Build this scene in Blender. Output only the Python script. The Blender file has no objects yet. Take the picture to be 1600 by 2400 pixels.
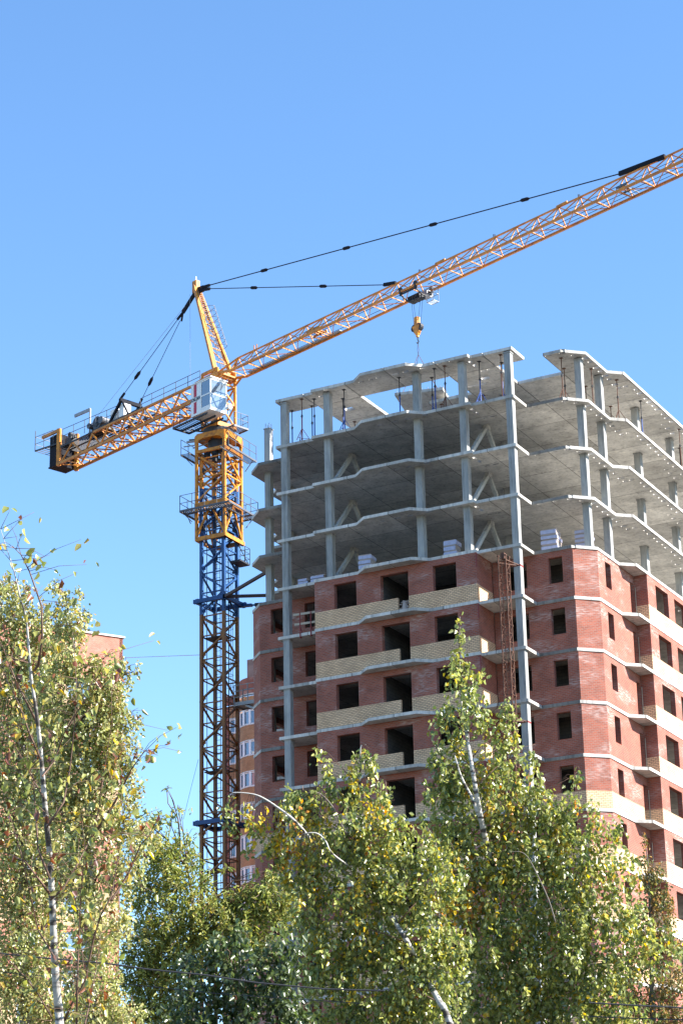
import bpy, math, random
import numpy as np
from mathutils import Vector, Matrix
from mathutils.geometry import tessellate_polygon
random.seed(7); rng = np.random.default_rng(7)
sc = bpy.context.scene; COL = sc.collection
H0 = 56.71                         # top slab above ground (m)

# ------------------------------------------------------------------ camera, sky, sun, exposure
YAW, PIT, ROL = math.radians(-27.81847286), math.radians(19.9824277), math.radians(-1.25332159)
CAM = Vector((49.14085469, -114.48335027, -55.11060655)); FPX = 5510.5154
fw = Vector((math.cos(PIT)*math.sin(YAW), math.cos(PIT)*math.cos(YAW), math.sin(PIT)))
rt0 = Vector((math.cos(YAW), -math.sin(YAW), 0)); up0 = rt0.cross(fw)
CR = math.cos(ROL)*rt0 + math.sin(ROL)*up0
CU = -math.sin(ROL)*rt0 + math.cos(ROL)*up0
cd = bpy.data.cameras.new('camera'); cam = bpy.data.objects.new('camera', cd); COL.objects.link(cam)
cd.sensor_fit = 'VERTICAL'; cd.sensor_height = 24; cd.sensor_width = 36; cd.lens = FPX/2400*24
cd.clip_start = 0.1; cd.clip_end = 6000
m = Matrix.Identity(4)
for i in range(3):
    m[i][0] = CR[i]; m[i][1] = CU[i]; m[i][2] = -fw[i]; m[i][3] = CAM[i] + (H0 if i == 2 else 0)
cam.matrix_world = m; sc.camera = cam
SUN = Vector((0.80, 0.18, 0.60)).normalized()
w = bpy.data.worlds.new('World'); sc.world = w; w.use_nodes = True
nt = w.node_tree; nt.nodes.clear()
sky = nt.nodes.new('ShaderNodeTexSky'); sky.sky_type = 'NISHITA'; sky.sun_disc = False
sky.sun_elevation = math.asin(SUN.z); sky.sun_rotation = math.atan2(SUN.x, SUN.y)
sky.air_density = 1.0; sky.dust_density = 0.0; sky.ozone_density = 3.0; sky.altitude = 100
bg = nt.nodes.new('ShaderNodeBackground'); bg.inputs[1].default_value = 0.10
wo = nt.nodes.new('ShaderNodeOutputWorld')
hsv = nt.nodes.new('ShaderNodeHueSaturation'); hsv.inputs['Saturation'].default_value = 1.12
nt.links.new(sky.outputs[0], hsv.inputs['Color']); nt.links.new(hsv.outputs[0], bg.inputs[0]); nt.links.new(bg.outputs[0], wo.inputs[0])
sl = bpy.data.lights.new('sun', 'SUN'); sl.energy = 5.0; sl.angle = math.radians(0.5); sl.color = (1, 0.94, 0.86)
so = bpy.data.objects.new('sun', sl); COL.objects.link(so); so.rotation_euler = SUN.to_track_quat('Z', 'Y').to_euler(); so.location = (60, 10, 140)
sc.view_settings.view_transform = 'Standard'; sc.view_settings.look = 'None'; sc.view_settings.exposure = 1.72; sc.view_settings.gamma = 1
sc.cycles.max_bounces = 8; sc.cycles.transparent_max_bounces = 8

def ray(px, py): return (fw + CR*((px-800)/FPX) - CU*((py-1200)/FPX))
def at(px, py, depth): return CAM + ray(px, py)*depth     # building coordinates (z from roof)

# ------------------------------------------------------------------ materials
def newmat(name):
    M_ = bpy.data.materials.new(name); M_.use_nodes = True
    n = M_.node_tree.nodes; b = n['Principled BSDF']; return M_, M_.node_tree, b
def N(t, typ, **k):
    n = t.nodes.new(typ)
    for a, v in k.items():
        if a in n.inputs.keys() if isinstance(a, str) else False: n.inputs[a].default_value = v
        else: setattr(n, a, v)
    return n
def simple(name, col, rough=0.6, metal=0, dirt=0.0, scale=3.0, spec=0.4, dcol=None):
    M_, t, b = newmat(name); b.inputs['Roughness'].default_value = rough; b.inputs['Metallic'].default_value = metal
    b.inputs['Specular IOR Level'].default_value = spec
    if dirt > 0:
        tc = N(t, 'ShaderNodeNewGeometry'); no = N(t, 'ShaderNodeTexNoise'); no.inputs['Scale'].default_value = scale; no.inputs['Detail'].default_value = 6
        t.links.new(tc.outputs['Position'], no.inputs['Vector'])
        rp = N(t, 'ShaderNodeValToRGB'); rp.color_ramp.elements[0].position = 0.42; rp.color_ramp.elements[1].position = 0.68
        mx = N(t, 'ShaderNodeMix', data_type='RGBA'); mx.inputs[6].default_value = (*col, 1)
        dc = dcol or tuple(c*0.45 for c in col); mx.inputs[7].default_value = (*dc, 1)
        ml = N(t, 'ShaderNodeMath', operation='MULTIPLY'); ml.inputs[1].default_value = dirt
        t.links.new(no.outputs[0], rp.inputs[0]); t.links.new(rp.outputs[0], ml.inputs[0]); t.links.new(ml.outputs[0], mx.inputs[0]); t.links.new(mx.outputs[2], b.inputs['Base Color'])
    else: b.inputs['Base Color'].default_value = (*col, 1)
    return M_
def math_(t, op, a=None, b=None, va=0.0, vb=0.0, clamp=False):
    n = N(t, 'ShaderNodeMath', operation=op); n.use_clamp = clamp
    if a is not None: t.links.new(a, n.inputs[0])
    else: n.inputs[0].default_value = va
    if b is not None: t.links.new(b, n.inputs[1])
    else: n.inputs[1].default_value = vb
    return n.outputs[0]
def mix_(t, fac, a, b):
    mx = N(t, 'ShaderNodeMix', data_type='RGBA')
    for s, i in ((a, 6), (b, 7)):
        if isinstance(s, tuple): mx.inputs[i].default_value = (*s, 1)
        else: t.links.new(s, mx.inputs[i])
    if isinstance(fac, float): mx.inputs[0].default_value = fac
    else: t.links.new(fac, mx.inputs[0])
    return mx.outputs[2]
def brickmat(name, c1, c2, mort, stain, stain_amt, msize=0.011, bw=0.26, rh=0.078):
    M_, t, b = newmat(name); b.inputs['Roughness'].default_value = 0.85; b.inputs['Specular IOR Level'].default_value = 0.25
    uv = N(t, 'ShaderNodeUVMap'); br = N(t, 'ShaderNodeTexBrick')
    br.inputs['Scale'].default_value = 1; br.inputs['Brick Width'].default_value = bw; br.inputs['Row Height'].default_value = rh
    br.inputs['Mortar Size'].default_value = msize; br.inputs['Mortar Smooth'].default_value = 0.2; br.inputs['Bias'].default_value = -0.1
    br.inputs['Color1'].default_value = (*c1, 1); br.inputs['Color2'].default_value = (*c2, 1); br.inputs['Mortar'].default_value = (*mort, 1)
    t.links.new(uv.outputs[0], br.inputs['Vector'])
    g = N(t, 'ShaderNodeNewGeometry')
    n1 = N(t, 'ShaderNodeTexNoise'); n1.inputs['Scale'].default_value = 0.42; n1.inputs['Detail'].default_value = 3
    mp = N(t, 'ShaderNodeMapping'); mp.inputs['Scale'].default_value = (1, 1, 2.6); t.links.new(g.outputs['Position'], mp.inputs[0]); t.links.new(mp.outputs[0], n1.inputs['Vector'])
    mp2 = N(t, 'ShaderNodeMapping'); mp2.inputs['Scale'].default_value = (2.2, 12.0, 1); n2 = N(t, 'ShaderNodeTexNoise'); n2.inputs['Scale'].default_value = 1.2; n2.inputs['Detail'].default_value = 4
    t.links.new(uv.outputs[0], mp2.inputs[0]); t.links.new(mp2.outputs[0], n2.inputs['Vector'])
    a1 = math_(t, 'MULTIPLY', math_(t, 'SUBTRACT', n1.outputs[0], vb=0.50), vb=7, clamp=True)
    a2 = math_(t, 'MULTIPLY', math_(t, 'SUBTRACT', n2.outputs[0], vb=0.42), vb=4, clamp=True)
    f = math_(t, 'MULTIPLY', math_(t, 'MULTIPLY', a1, a2), vb=stain_amt)
    # brightness drift
    n3 = N(t, 'ShaderNodeTexNoise'); n3.inputs['Scale'].default_value = 1.3; n3.inputs['Detail'].default_value = 5; t.links.new(g.outputs['Position'], n3.inputs['Vector'])
    hs = N(t, 'ShaderNodeHueSaturation'); t.links.new(math_(t, 'ADD', math_(t, 'MULTIPLY', n3.outputs[0], vb=0.7), vb=0.65), hs.inputs['Value']); t.links.new(br.outputs[0], hs.inputs['Color'])
    t.links.new(mix_(t, f, hs.outputs[0], stain), b.inputs['Base Color'])
    return M_
def concrete(name, col, seams=False, mott=1.0):
    M_, t, b = newmat(name); b.inputs['Roughness'].default_value = 0.8; b.inputs['Specular IOR Level'].default_value = 0.3
    g = N(t, 'ShaderNodeNewGeometry')
    n1 = N(t, 'ShaderNodeTexNoise'); n1.inputs['Scale'].default_value = 0.9; n1.inputs['Detail'].default_value = 8; n1.inputs['Roughness'].default_value = 0.65
    n2 = N(t, 'ShaderNodeTexNoise'); n2.inputs['Scale'].default_value = 7; n2.inputs['Detail'].default_value = 5
    mp = N(t, 'ShaderNodeMapping'); mp.inputs['Scale'].default_value = (1, 1, 0.35); t.links.new(g.outputs['Position'], mp.inputs[0])
    t.links.new(mp.outputs[0], n1.inputs['Vector']); t.links.new(mp.outputs[0], n2.inputs['Vector'])
    v = math_(t, 'ADD', math_(t, 'MULTIPLY', n1.outputs[0], vb=1.1*mott), vb=1-0.55*mott)
    v = math_(t, 'MULTIPLY', v, math_(t, 'ADD', math_(t, 'MULTIPLY', n2.outputs[0], vb=0.5*mott), vb=1-0.25*mott))
    n4 = N(t, 'ShaderNodeTexNoise'); n4.inputs['Scale'].default_value = 5; n4.inputs['Detail'].default_value = 4; mp4 = N(t, 'ShaderNodeMapping'); mp4.inputs['Scale'].default_value = (1, 1, 0.08); t.links.new(g.outputs['Position'], mp4.inputs[0]); t.links.new(mp4.outputs[0], n4.inputs['Vector'])
    v = math_(t, 'MULTIPLY', v, math_(t, 'SUBTRACT', math_(t, 'MULTIPLY', math_(t, 'MULTIPLY', math_(t, 'SUBTRACT', n4.outputs[0], vb=0.53), vb=5, clamp=True), vb=-0.38), vb=-1.0))
    base = mix_(t, math_(t, 'MULTIPLY', math_(t, 'SUBTRACT', n2.outputs[0], vb=0.45), vb=3, clamp=True), col, (col[0]*0.95, col[1]*0.93, col[2]*0.86))
    if seams:
        sp = N(t, 'ShaderNodeSeparateXYZ'); t.links.new(g.outputs['Position'], sp.inputs[0])
        cx = math_(t, 'DIVIDE', math_(t, 'SUBTRACT', sp.outputs[0], vb=1.17), vb=2.965); cy = math_(t, 'DIVIDE', math_(t, 'SUBTRACT', sp.outputs[1], vb=1.83), vb=3.0)
        fs = []
        for c in (cx, cy):
            fr = math_(t, 'ABSOLUTE', math_(t, 'SUBTRACT', math_(t, 'FRACT', math_(t, 'ADD', c, vb=0.5)), vb=0.5))
            fs.append(math_(t, 'LESS_THAN', fr, vb=0.008))
        sm = math_(t, 'MAXIMUM', fs[0], fs[1])
        cb = N(t, 'ShaderNodeCombineXYZ'); t.links.new(math_(t, 'FLOOR', cx), cb.inputs[0]); t.links.new(math_(t, 'FLOOR', cy), cb.inputs[1]); t.links.new(math_(t, 'FLOOR', math_(t, 'DIVIDE', sp.outputs[2], vb=3.0)), cb.inputs[2])
        wn = N(t, 'ShaderNodeTexWhiteNoise'); t.links.new(cb.outputs[0], wn.inputs['Vector'])
        v = math_(t, 'MULTIPLY', v, math_(t, 'ADD', math_(t, 'MULTIPLY', wn.outputs[0], vb=0.42), vb=0.76))
        v = math_(t, 'MULTIPLY', v, math_(t, 'SUBTRACT', math_(t, 'MULTIPLY', sm, vb=-0.6), vb=-1.0))
    hs = N(t, 'ShaderNodeHueSaturation'); t.links.new(v, hs.inputs['Value']); t.links.new(base, hs.inputs['Color']); t.links.new(hs.outputs[0], b.inputs['Base Color'])
    bp = N(t, 'ShaderNodeBump'); bp.inputs['Strength'].default_value = 0.25; bp.inputs['Distance'].default_value = 0.03; t.links.new(n2.outputs[0], bp.inputs['Height']); t.links.new(bp.outputs[0], b.inputs['Normal'])
    return M_
def leafmat(name, rough=0.4, trans=0.35, spec=0.5):
    M_, t, b = newmat(name); b.inputs['Roughness'].default_value = rough; b.inputs['Specular IOR Level'].default_value = spec
    at_ = N(t, 'ShaderNodeAttribute'); at_.attribute_name = 'leafcol'
    t.links.new(at_.outputs['Color'], b.inputs['Base Color'])
    tr = N(t, 'ShaderNodeBsdfTranslucent'); hs = N(t, 'ShaderNodeHueSaturation'); hs.inputs['Value'].default_value = 1.7; hs.inputs['Saturation'].default_value = 1.15
    t.links.new(at_.outputs['Color'], hs.inputs['Color']); t.links.new(hs.outputs[0], tr.inputs[0])
    ms = N(t, 'ShaderNodeMixShader'); ms.inputs[0].default_value = trans
    t.links.new(b.outputs[0], ms.inputs[1]); t.links.new(tr.outputs[0], ms.inputs[2])
    t.links.new(ms.outputs[0], t.nodes['Material Output'].inputs['Surface']); return M_
def barkmat(name, white=(0.42, 0.405, 0.375), dark=(0.06, 0.05, 0.045)):
    M_, t, b = newmat(name); b.inputs['Roughness'].default_value = 0.7
    g = N(t, 'ShaderNodeNewGeometry'); n = N(t, 'ShaderNodeTexNoise'); n.inputs['Scale'].default_value = 5; n.inputs['Detail'].default_value = 4
    mp = N(t, 'ShaderNodeMapping'); mp.inputs['Scale'].default_value = (1, 1, 3.5); t.links.new(g.outputs['Position'], mp.inputs[0]); t.links.new(mp.outputs[0], n.inputs['Vector'])
    f = math_(t, 'MULTIPLY', math_(t, 'SUBTRACT', n.outputs[0], vb=0.51), vb=12, clamp=True)
    t.links.new(mix_(t, f, white, dark), b.inputs['Base Color']); return M_

MT = dict(
 red=brickmat('red brick', (0.31, 0.092, 0.056), (0.225, 0.070, 0.047), (0.23, 0.16, 0.14), (0.44, 0.35, 0.32), 0.75, rh=0.098),
 yellow=brickmat('yellow brick', (0.72, 0.48, 0.29), (0.61, 0.40, 0.24), (0.12, 0.09, 0.07), (0.6, 0.5, 0.38), 0.15, msize=0.013, rh=0.098),
 tan=brickmat('tan brick', (0.46, 0.25, 0.13), (0.38, 0.20, 0.10), (0.2, 0.12, 0.08), (0.5, 0.35, 0.25), 0.2, rh=0.098),
 red_sunlit=brickmat('sun-lightened red brick', (0.42, 0.15, 0.10), (0.34, 0.12, 0.08), (0.35, 0.22, 0.18), (0.5, 0.38, 0.33), 0.3, rh=0.098),  # red brick of the left block, sunlight lightened into its colour
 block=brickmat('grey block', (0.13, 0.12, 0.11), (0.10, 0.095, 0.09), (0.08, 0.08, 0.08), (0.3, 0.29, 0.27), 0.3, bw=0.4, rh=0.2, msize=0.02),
 slab=concrete('slab concrete', (0.50, 0.485, 0.455), seams=True, mott=1.25), slabk=concrete('concrete', (0.36, 0.36, 0.35), mott=1.2),
 colm=concrete('column concrete', (0.30, 0.305, 0.30), mott=1.3),
 crane=simple('crane yellow paint', (0.60, 0.225, 0.016), 0.5, dirt=0.8, scale=3.5, dcol=(0.24, 0.085, 0.02)),
 jib=simple('crane orange paint', (0.64, 0.235, 0.022), 0.45, dirt=0.7, scale=2.5, dcol=(0.30, 0.10, 0.03)),
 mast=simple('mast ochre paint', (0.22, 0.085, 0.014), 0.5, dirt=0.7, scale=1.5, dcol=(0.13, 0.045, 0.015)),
 blue=simple('mast blue paint', (0.010, 0.060, 0.19), 0.45, dirt=0.5, scale=2),
 dark=simple('dark steel', (0.022, 0.024, 0.03), 0.6), black=simple('black pendant', (0.008, 0.009, 0.015), 0.8, spec=0.2),
 dsteel=simple('weathered steel', (0.11, 0.115, 0.13), 0.55, 0.3, dirt=0.4), steel=simple('grey steel', (0.30, 0.31, 0.32), 0.5, 0.3, dirt=0.4), rust=simple('rusty steel', (0.12, 0.058, 0.038), 0.8, dirt=0.6, scale=5),
 bluep=simple('blue prop paint', (0.02, 0.07, 0.28), 0.5, dirt=0.4, scale=6), redp=simple('red oxide paint', (0.20, 0.03, 0.03), 0.6),
 white=simple('white paint', (0.78, 0.78, 0.76), 0.4, dirt=0.15), redst=simple('red stripe', (0.45, 0.02, 0.04), 0.4), ink=simple('lettering paint', (0.03, 0.03, 0.05), 0.5),
 tie=simple('tie brown paint', (0.06, 0.035, 0.028), 0.7), wood=simple('plank wood', (0.42, 0.36, 0.28), 0.8, dirt=0.4),
 wrap=simple('white wrap', (0.38, 0.39, 0.52), 0.35, dirt=0.3, scale=6), pbrick=simple('pallet brick', (0.36, 0.30, 0.27), 0.8),
 ground=simple('ground soil', (0.06, 0.055, 0.045), 0.9, dirt=0.6, scale=0.3), cable=simple('cable rubber', (0.03, 0.03, 0.032), 0.35, spec=0.6),
 frame=simple('white window frame', (0.75, 0.76, 0.78), 0.35), trim=concrete('white trim', (0.62, 0.62, 0.60), mott=0.5),
 leaf=leafmat('birch leaf', 0.32, 0.35, 0.8), leafm=leafmat('maple leaf', 0.5, 0.35), leafd=leafmat('dry leaf', 0.5, 0.3),
 bark=barkmat('birch bark'), twig=simple('twig bark', (0.13, 0.075, 0.05), 0.7), grayb=simple('grey bark', (0.16, 0.14, 0.12), 0.8),
)
def glassmat(name, col, rough=0.03):
    M_, t, b = newmat(name); b.inputs['Base Color'].default_value = (*col, 1); b.inputs['Roughness'].default_value = rough; b.inputs['Specular IOR Level'].default_value = 1.0; b.inputs['IOR'].default_value = 1.8; return M_
MT['glass'] = glassmat('window glass', (0.10, 0.16, 0.24)); MT['cabglass'] = glassmat('cab glass', (0.13, 0.18, 0.23), 0.08)

# ------------------------------------------------------------------ mesh helpers
KC = [1.0]                         # scale about the camera used while building the crane
class MB:
    def __init__(s): s.v = []; s.f = []; s.uv = []; s.mi = []; s.m = 0
    def face(s, pts, uv=None):
        i = len(s.v); s.v += [tuple(p) for p in pts]; s.f.append(tuple(range(i, i+len(pts)))); s.uv.append(uv); s.mi.append(s.m)
    def hexa(s, c):                # c: 8 corners, bottom 0-3 ccw, top 4-7
        i = len(s.v); s.v += [tuple(p) for p in c]
        for q in ((0, 3, 2, 1), (4, 5, 6, 7), (0, 1, 5, 4), (1, 2, 6, 5), (2, 3, 7, 6), (3, 0, 4, 7)):
            s.f.append(tuple(i+k for k in q)); s.uv.append(None); s.mi.append(s.m)
    def box(s, x0, x1, y0, y1, z0, z1):
        s.hexa([(x0, y0, z0), (x1, y0, z0), (x1, y1, z0), (x0, y1, z0), (x0, y0, z1), (x1, y0, z1), (x1, y1, z1), (x0, y1, z1)])
    def bar(s, p, q, w=0.1, h=None, up=(0, 0, 1)):
        p = Vector(p); q = Vector(q); d = (q-p)
        if d.length < 1e-6: return
        d.normalize(); u = Vector(up)
        if abs(d.dot(u)) > 0.98: u = Vector((0, 1, 0)) if abs(d.y) < 0.9 else Vector((1, 0, 0))
        a = d.cross(u).normalized()*(w/2); b = a.cross(d).normalized()*((h or w)/2)
        s.hexa([p-a-b, p+a-b, q+a-b, q-a-b, p-a+b, p+a+b, q+a+b, q-a+b])
    def tube(s, pts, rad, n=6, cap=True):
        pts = [Vector(p) for p in pts]
        if not isinstance(rad, (list, tuple)): rad = [rad]*len(pts)
        i0 = len(s.v); prev = None
        for i, p in enumerate(pts):
            d = (pts[min(i+1, len(pts)-1)]-pts[max(i-1, 0)]); d = d.normalized() if d.length > 1e-9 else Vector((0, 0, 1))
            if prev is None:
                u = Vector((0, 0, 1)) if abs(d.z) < 0.9 else Vector((1, 0, 0)); a = d.cross(u).normalized()
            else: a = (prev - d*prev.dot(d)).normalized()
            prev = a; b = d.cross(a)
            for k in range(n):
                t = 2*math.pi*k/n; s.v.append(tuple(p + (a*math.cos(t)+b*math.sin(t))*rad[i]))
        for i in range(len(pts)-1):
            for k in range(n):
                k2 = (k+1) % n; s.f.append((i0+i*n+k, i0+i*n+k2, i0+(i+1)*n+k2, i0+(i+1)*n+k)); s.uv.append(None); s.mi.append(s.m)
        if cap:
            for base, rev in ((i0, True), (i0+(len(pts)-1)*n, False)):
                r_ = list(range(base, base+n)); s.f.append(tuple(reversed(r_)) if rev else tuple(r_)); s.uv.append(None); s.mi.append(s.m)
    def prism(s, poly, z0, z1, holes=()):
        loops = [[Vector((x, y, 0)) for x, y in poly]]+[[Vector((x, y, 0)) for x, y in h] for h in holes]
        flat = [p for l in loops for p in l]; n = len(flat); i = len(s.v)
        s.v += [(p.x, p.y, z0) for p in flat]+[(p.x, p.y, z1) for p in flat]
        for t in tessellate_polygon(loops):
            a, b, c = t; A, B, C_ = flat[a], flat[b], flat[c]
            if (B-A).cross(C_-A).z < 0: b, c = c, b
            s.f += [(i+a, i+c, i+b), (i+n+a, i+n+b, i+n+c)]; s.uv += [None, None]; s.mi += [s.m]*2
        k0 = 0
        for li, l in enumerate(loops):
            area = sum(l[j].x*l[(j+1) % len(l)].y-l[(j+1) % len(l)].x*l[j].y for j in range(len(l)))
            for j in range(len(l)):
                a = k0+j; b = k0+(j+1) % len(l)
                if (area < 0) != (li > 0): a, b = b, a
                s.f.append((i+a, i+b, i+n+b, i+n+a)); s.uv.append(None); s.mi.append(s.m)
            k0 += len(l)
    def wall(s, p0, p1, z0, z1, th=0.3, holes=()):
        """outward side lies to the right of p0->p1; holes = (s0,s1,za,zb)"""
        p0 = Vector((*p0, 0)); p1 = Vector((*p1, 0)); L = (p1-p0).length; d = (p1-p0)/L; n = Vector((d.y, -d.x, 0))
        S = sorted({0.0, L, *[min(max(v, 0), L) for h in holes for v in h[:2]]}); Z = sorted({z0, z1, *[min(max(v, z0), z1) for h in holes for v in h[2:]]})
        def solid(i, j):
            if i < 0 or j < 0 or i >= len(S)-1 or j >= len(Z)-1: return False
            a, b = (S[i]+S[i+1])/2, (Z[j]+Z[j+1])/2
            return not any(h[0] < a < h[1] and h[2] < b < h[3] for h in holes)
        P = lambda a, z, o: p0+d*a-n*(th*o)+Vector((0, 0, z))
        so_ = p0.x*0.37+p0.y*0.61
        for i in range(len(S)-1):
            for j in range(len(Z)-1):
                if not solid(i, j): continue
                a, b, c, e = S[i], S[i+1], Z[j], Z[j+1]
                uv = [(a+so_, c), (b+so_, c), (b+so_, e), (a+so_, e)]
                s.face([P(a, c, 0), P(b, c, 0), P(b, e, 0), P(a, e, 0)], uv)
                s.face([P(b, c, 1), P(a, c, 1), P(a, e, 1), P(b, e, 1)], [uv[1], uv[0], uv[3], uv[2]])
                if not solid(i-1, j): s.face([P(a, c, 1), P(a, c, 0), P(a, e, 0), P(a, e, 1)], [(0, c), (th, c), (th, e), (0, e)])
                if not solid(i+1, j): s.face([P(b, c, 0), P(b, c, 1), P(b, e, 1), P(b, e, 0)], [(0, c), (th, c), (th, e), (0, e)])
                if not solid(i, j-1): s.face([P(a, c, 1), P(b, c, 1), P(b, c, 0), P(a, c, 0)], [(a, 0), (b, 0), (b, th), (a, th)])
                if not solid(i, j+1): s.face([P(a, e, 0), P(b, e, 0), P(b, e, 1), P(a, e, 1)], [(a, 0), (b, 0), (b, th), (a, th)])
    def build(s, name, mat, parent=None, smooth=False, base=None):
        v = np.array(s.v, dtype=float).reshape(-1, 3)
        if KC[0] != 1.0: v = np.array(CAM)+(v-np.array(CAM))*KC[0]
        v[:, 2] += H0
        if parent is not None:
            root = parent if parent.parent is None else parent.parent
            o0 = np.array(root.location)
        else:
            o0 = np.array(base) if base is not None else np.array([v[:, 0].mean(), v[:, 1].mean(), v[:, 2].min()])
        me = bpy.data.meshes.new(name); me.from_pydata((v-o0).tolist(), [], s.f)
        if any(u is not None for u in s.uv):
            ul = me.uv_layers.new(name='UVMap'); li = 0
            for f_, u in zip(s.f, s.uv):
                for k in range(len(f_)):
                    ul.data[li].uv = u[k] if u is not None else (0, 0); li += 1
        mats = mat if isinstance(mat, (list, tuple)) else [mat]
        for q in mats: me.materials.append(MT[q] if isinstance(q, str) else q)
        if len(mats) > 1: me.polygons.foreach_set('material_index', s.mi)
        if smooth: me.polygons.foreach_set('use_smooth', [True]*len(me.polygons))
        me.update(); o = bpy.data.objects.new(name, me); COL.objects.link(o)
        if parent is not None: o.parent = parent
        else: o.location = o0
        return o
def tag(o, label=None, cat=None, group=None, kind=None):
    if label: o['label'] = label
    if cat: o['category'] = cat
    if group: o['group'] = group
    if kind: o['kind'] = kind
    return o
def thing(name, label, cat, loc, group=None):
    o = bpy.data.objects.new(name, None); COL.objects.link(o); o.empty_display_size = 0.5
    l = Vector(loc)
    if KC[0] != 1.0: l = CAM+(l-CAM)*KC[0]
    o.location = (l.x, l.y, l.z+H0); return tag(o, label, cat, group)

# ------------------------------------------------------------------ ground
mb = MB(); R_ = 2500; mb.face([(-R_, -R_, -H0), (R_, -R_, -H0), (R_, R_, -H0), (-R_, R_, -H0)]); tag(mb.build('ground', 'ground', base=(0, 0, 0)), kind='structure')

# ------------------------------------------------------------------ building under construction
B = thing('unfinished_building', 'unfinished red brick tower block with bare concrete frame storeys on top', 'building', (-7.8, 10, -H0))
TH = 0.18; YB = 26.0
def mir(p): return (-15.66-p[0], p[1])
right = [(0, 0), (0, 1.85), (2.27, 1.85), (3.4, 2.95), (3.42, 6.15), (4.2, 6.85), (4.2, YB)]
front = [(-15.63, 0), (-13.02, 0), (-13.02, -.3), (-10.14, -.3), (-9.32, -1.01), (-6.33, -1.01), (-5.54, -.3), (-2.64, -.3), (-2.64, 0)]
leftw = [mir(p) for p in reversed(right)][:-1]
annex = [(-19.86, YB), (-21.7, YB), (-21.7, 9.4), (-20.7, 8.3), (-19.86, 8.3), (-19.86, 6.85)]
def rect(cx, cy, w, h):
    w *= 1.3; h *= 1.3
    return [(cx-w/2, cy-h/2), (cx-w/2, cy+h/2), (cx+w/2, cy+h/2), (cx+w/2, cy-h/2)]
yr = [3.46, 4.13, 5.11, 5.73, 6.49, 7.09, 8.02, 8.63]; yr2 = [9.43, 10.08, 11.06, 11.69, 12.39, 13.02, 13.96, 14.66, 15.39, 16.9, 17.69, 18.34, 19.0]
PK = [(3.18, y, .3 if i % 2 == 0 else .2, .2) for i, y in enumerate(yr)]+[(3.6, 8.63, .22, .16)]+[(4.02-.06, y, .26 if i % 2 else .18, .22) for i, y in enumerate(yr2)]
PK += [(3.36, 15.57, .2, .14), (3.36, 16.3, .22, .2), (3.33, 17.3, .22, .2), (2.3, 2.11, .3, .14), (2.72, 2.72, .2, .14)]
PKF = [(-9.71, -.16, .2, .12), (-9.02, -.16, .2, .12), (-8.53, -.16, .22, .12), (-7.55, -.16, .34, .12), (-6.71, -.16, .3, .12), (-5.57, -.16, .32, .12), (-4.5, -.16, .3, .12), (-3.75, -.16, .2, .12), (-12.0, -.16, .25, .12), (-11.5, -.16, .3, .12), (-10.52, -.16, .3, .12)]
PKD = [(-2.84, .55, .16, .28), (-2.84, 1.16, .16, .3), (-2.75, 2.05, .22, .12), (-2.2, 2.05, .3, .12)]
def slab_outline(k):
    L = leftw[1:] if False else leftw
    o = list(front)+list(right)
    if k >= 2: o += [(-19.86, YB)] and [(-21.7, YB), (-21.7, 9.4), (-20.7, 8.3), (-19.86, 8.3)] + [p for p in leftw if p[1] < 8]
    else: o += [(-19.86, YB)]+[p for p in leftw if p[1] < 8]
    out = []
    for p in o:
        if not out or (abs(p[0]-out[-1][0])+abs(p[1]-out[-1][1])) > .04: out.append(p)
    if abs(out[0][0]-out[-1][0])+abs(out[0][1]-out[-1][1]) < .04: out.pop()
    return out
NK = 19
for k in range(1, NK):
    mb = MB(); hl = [rect(*h) for h in (PK+PKD+PKF[2:6]+[(-.03+.5, 1.98, .25, .1), (1.45, 2.02, .3, .1)] if k <= 4 else [])]
    mb.prism(slab_outline(k), -3.0*k-TH, -3.0*k, hl); mb.build('floor_slab', 'slab', B)
# top slab pieces
def piece(poly, holes=()):
    mb = MB(); mb.prism(poly, -TH, 0, [rect(*h) for h in holes]); mb.build('roof_panel', 'slab', B)
g = .02
piece([(-15.63, 0), (-13.72, 0), (-13.72, 1.83), (-15.63, 1.83)], [(-15.35, .15, .12, .12)])
piece([(-13.66, 0), (-13.02, 0), (-13.02, -.3), (-10.76, -.3), (-10.76, 1.83), (-13.66, 1.83)], [PKF[8], PKF[9], (-12.78, .57, .2, .16)])
piece([(-10.73, -.3), (-10.14, -.3), (-9.32, -1.01), (-7.81, -1.01), (-7.81, 1.83), (-10.73, 1.83)], [PKF[0], PKF[1], PKF[2], PKF[10]] if False else [(-9.71, -.14, .2, .12), (-9.02, -.16, .2, .12), (-8.53, -.16, .22, .12)])
piece([(-7.78, -1.01), (-6.33, -1.01), (-5.54, -.3), (-4.86, -.3), (-4.86, 1.83), (-7.78, 1.83)], [(-7.4, -.16, .34, .12), (-6.71, -.16, .3, .12), (-5.6, -.1, .3, .12)])
piece([(-4.80, -.3), (-2.64, -.3), (-2.64, 0), (-1.85, 0), (-1.85, 1.83), (-4.80, 1.83)], [(-4.5, -.16, .2, .12), (-3.75, -.16, .2, .12), (-2.84, .55, .16, .28), (-2.84, 1.16, .16, .3)])
piece([(-1.80, .03), (0, .03), (0, 1.83), (-1.80, 1.83)])
piece([(-13.66, 1.88), (-10.76, 1.88), (-10.76, 8), (-13.66, 8)], [(-12.25, 3.2, .45, .35)])
piece([(-4.80, 1.88), (-1.80, 1.88), (-1.80, 4.92), (-4.80, 4.92)], [(-2.75, 2.08, .2, .12), (-2.35, 2.08, .2, .12), (-3.1, 3.16, .38, .26), (-3.95, 3.85, .9, .12)])
piece([(-7.75, 4.97), (-1.80, 4.97), (-1.80, YB), (-7.75, YB)])
piece([(-1.76, 4.97), (1.13, 4.97), (1.13, YB), (-1.76, YB)])
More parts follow.
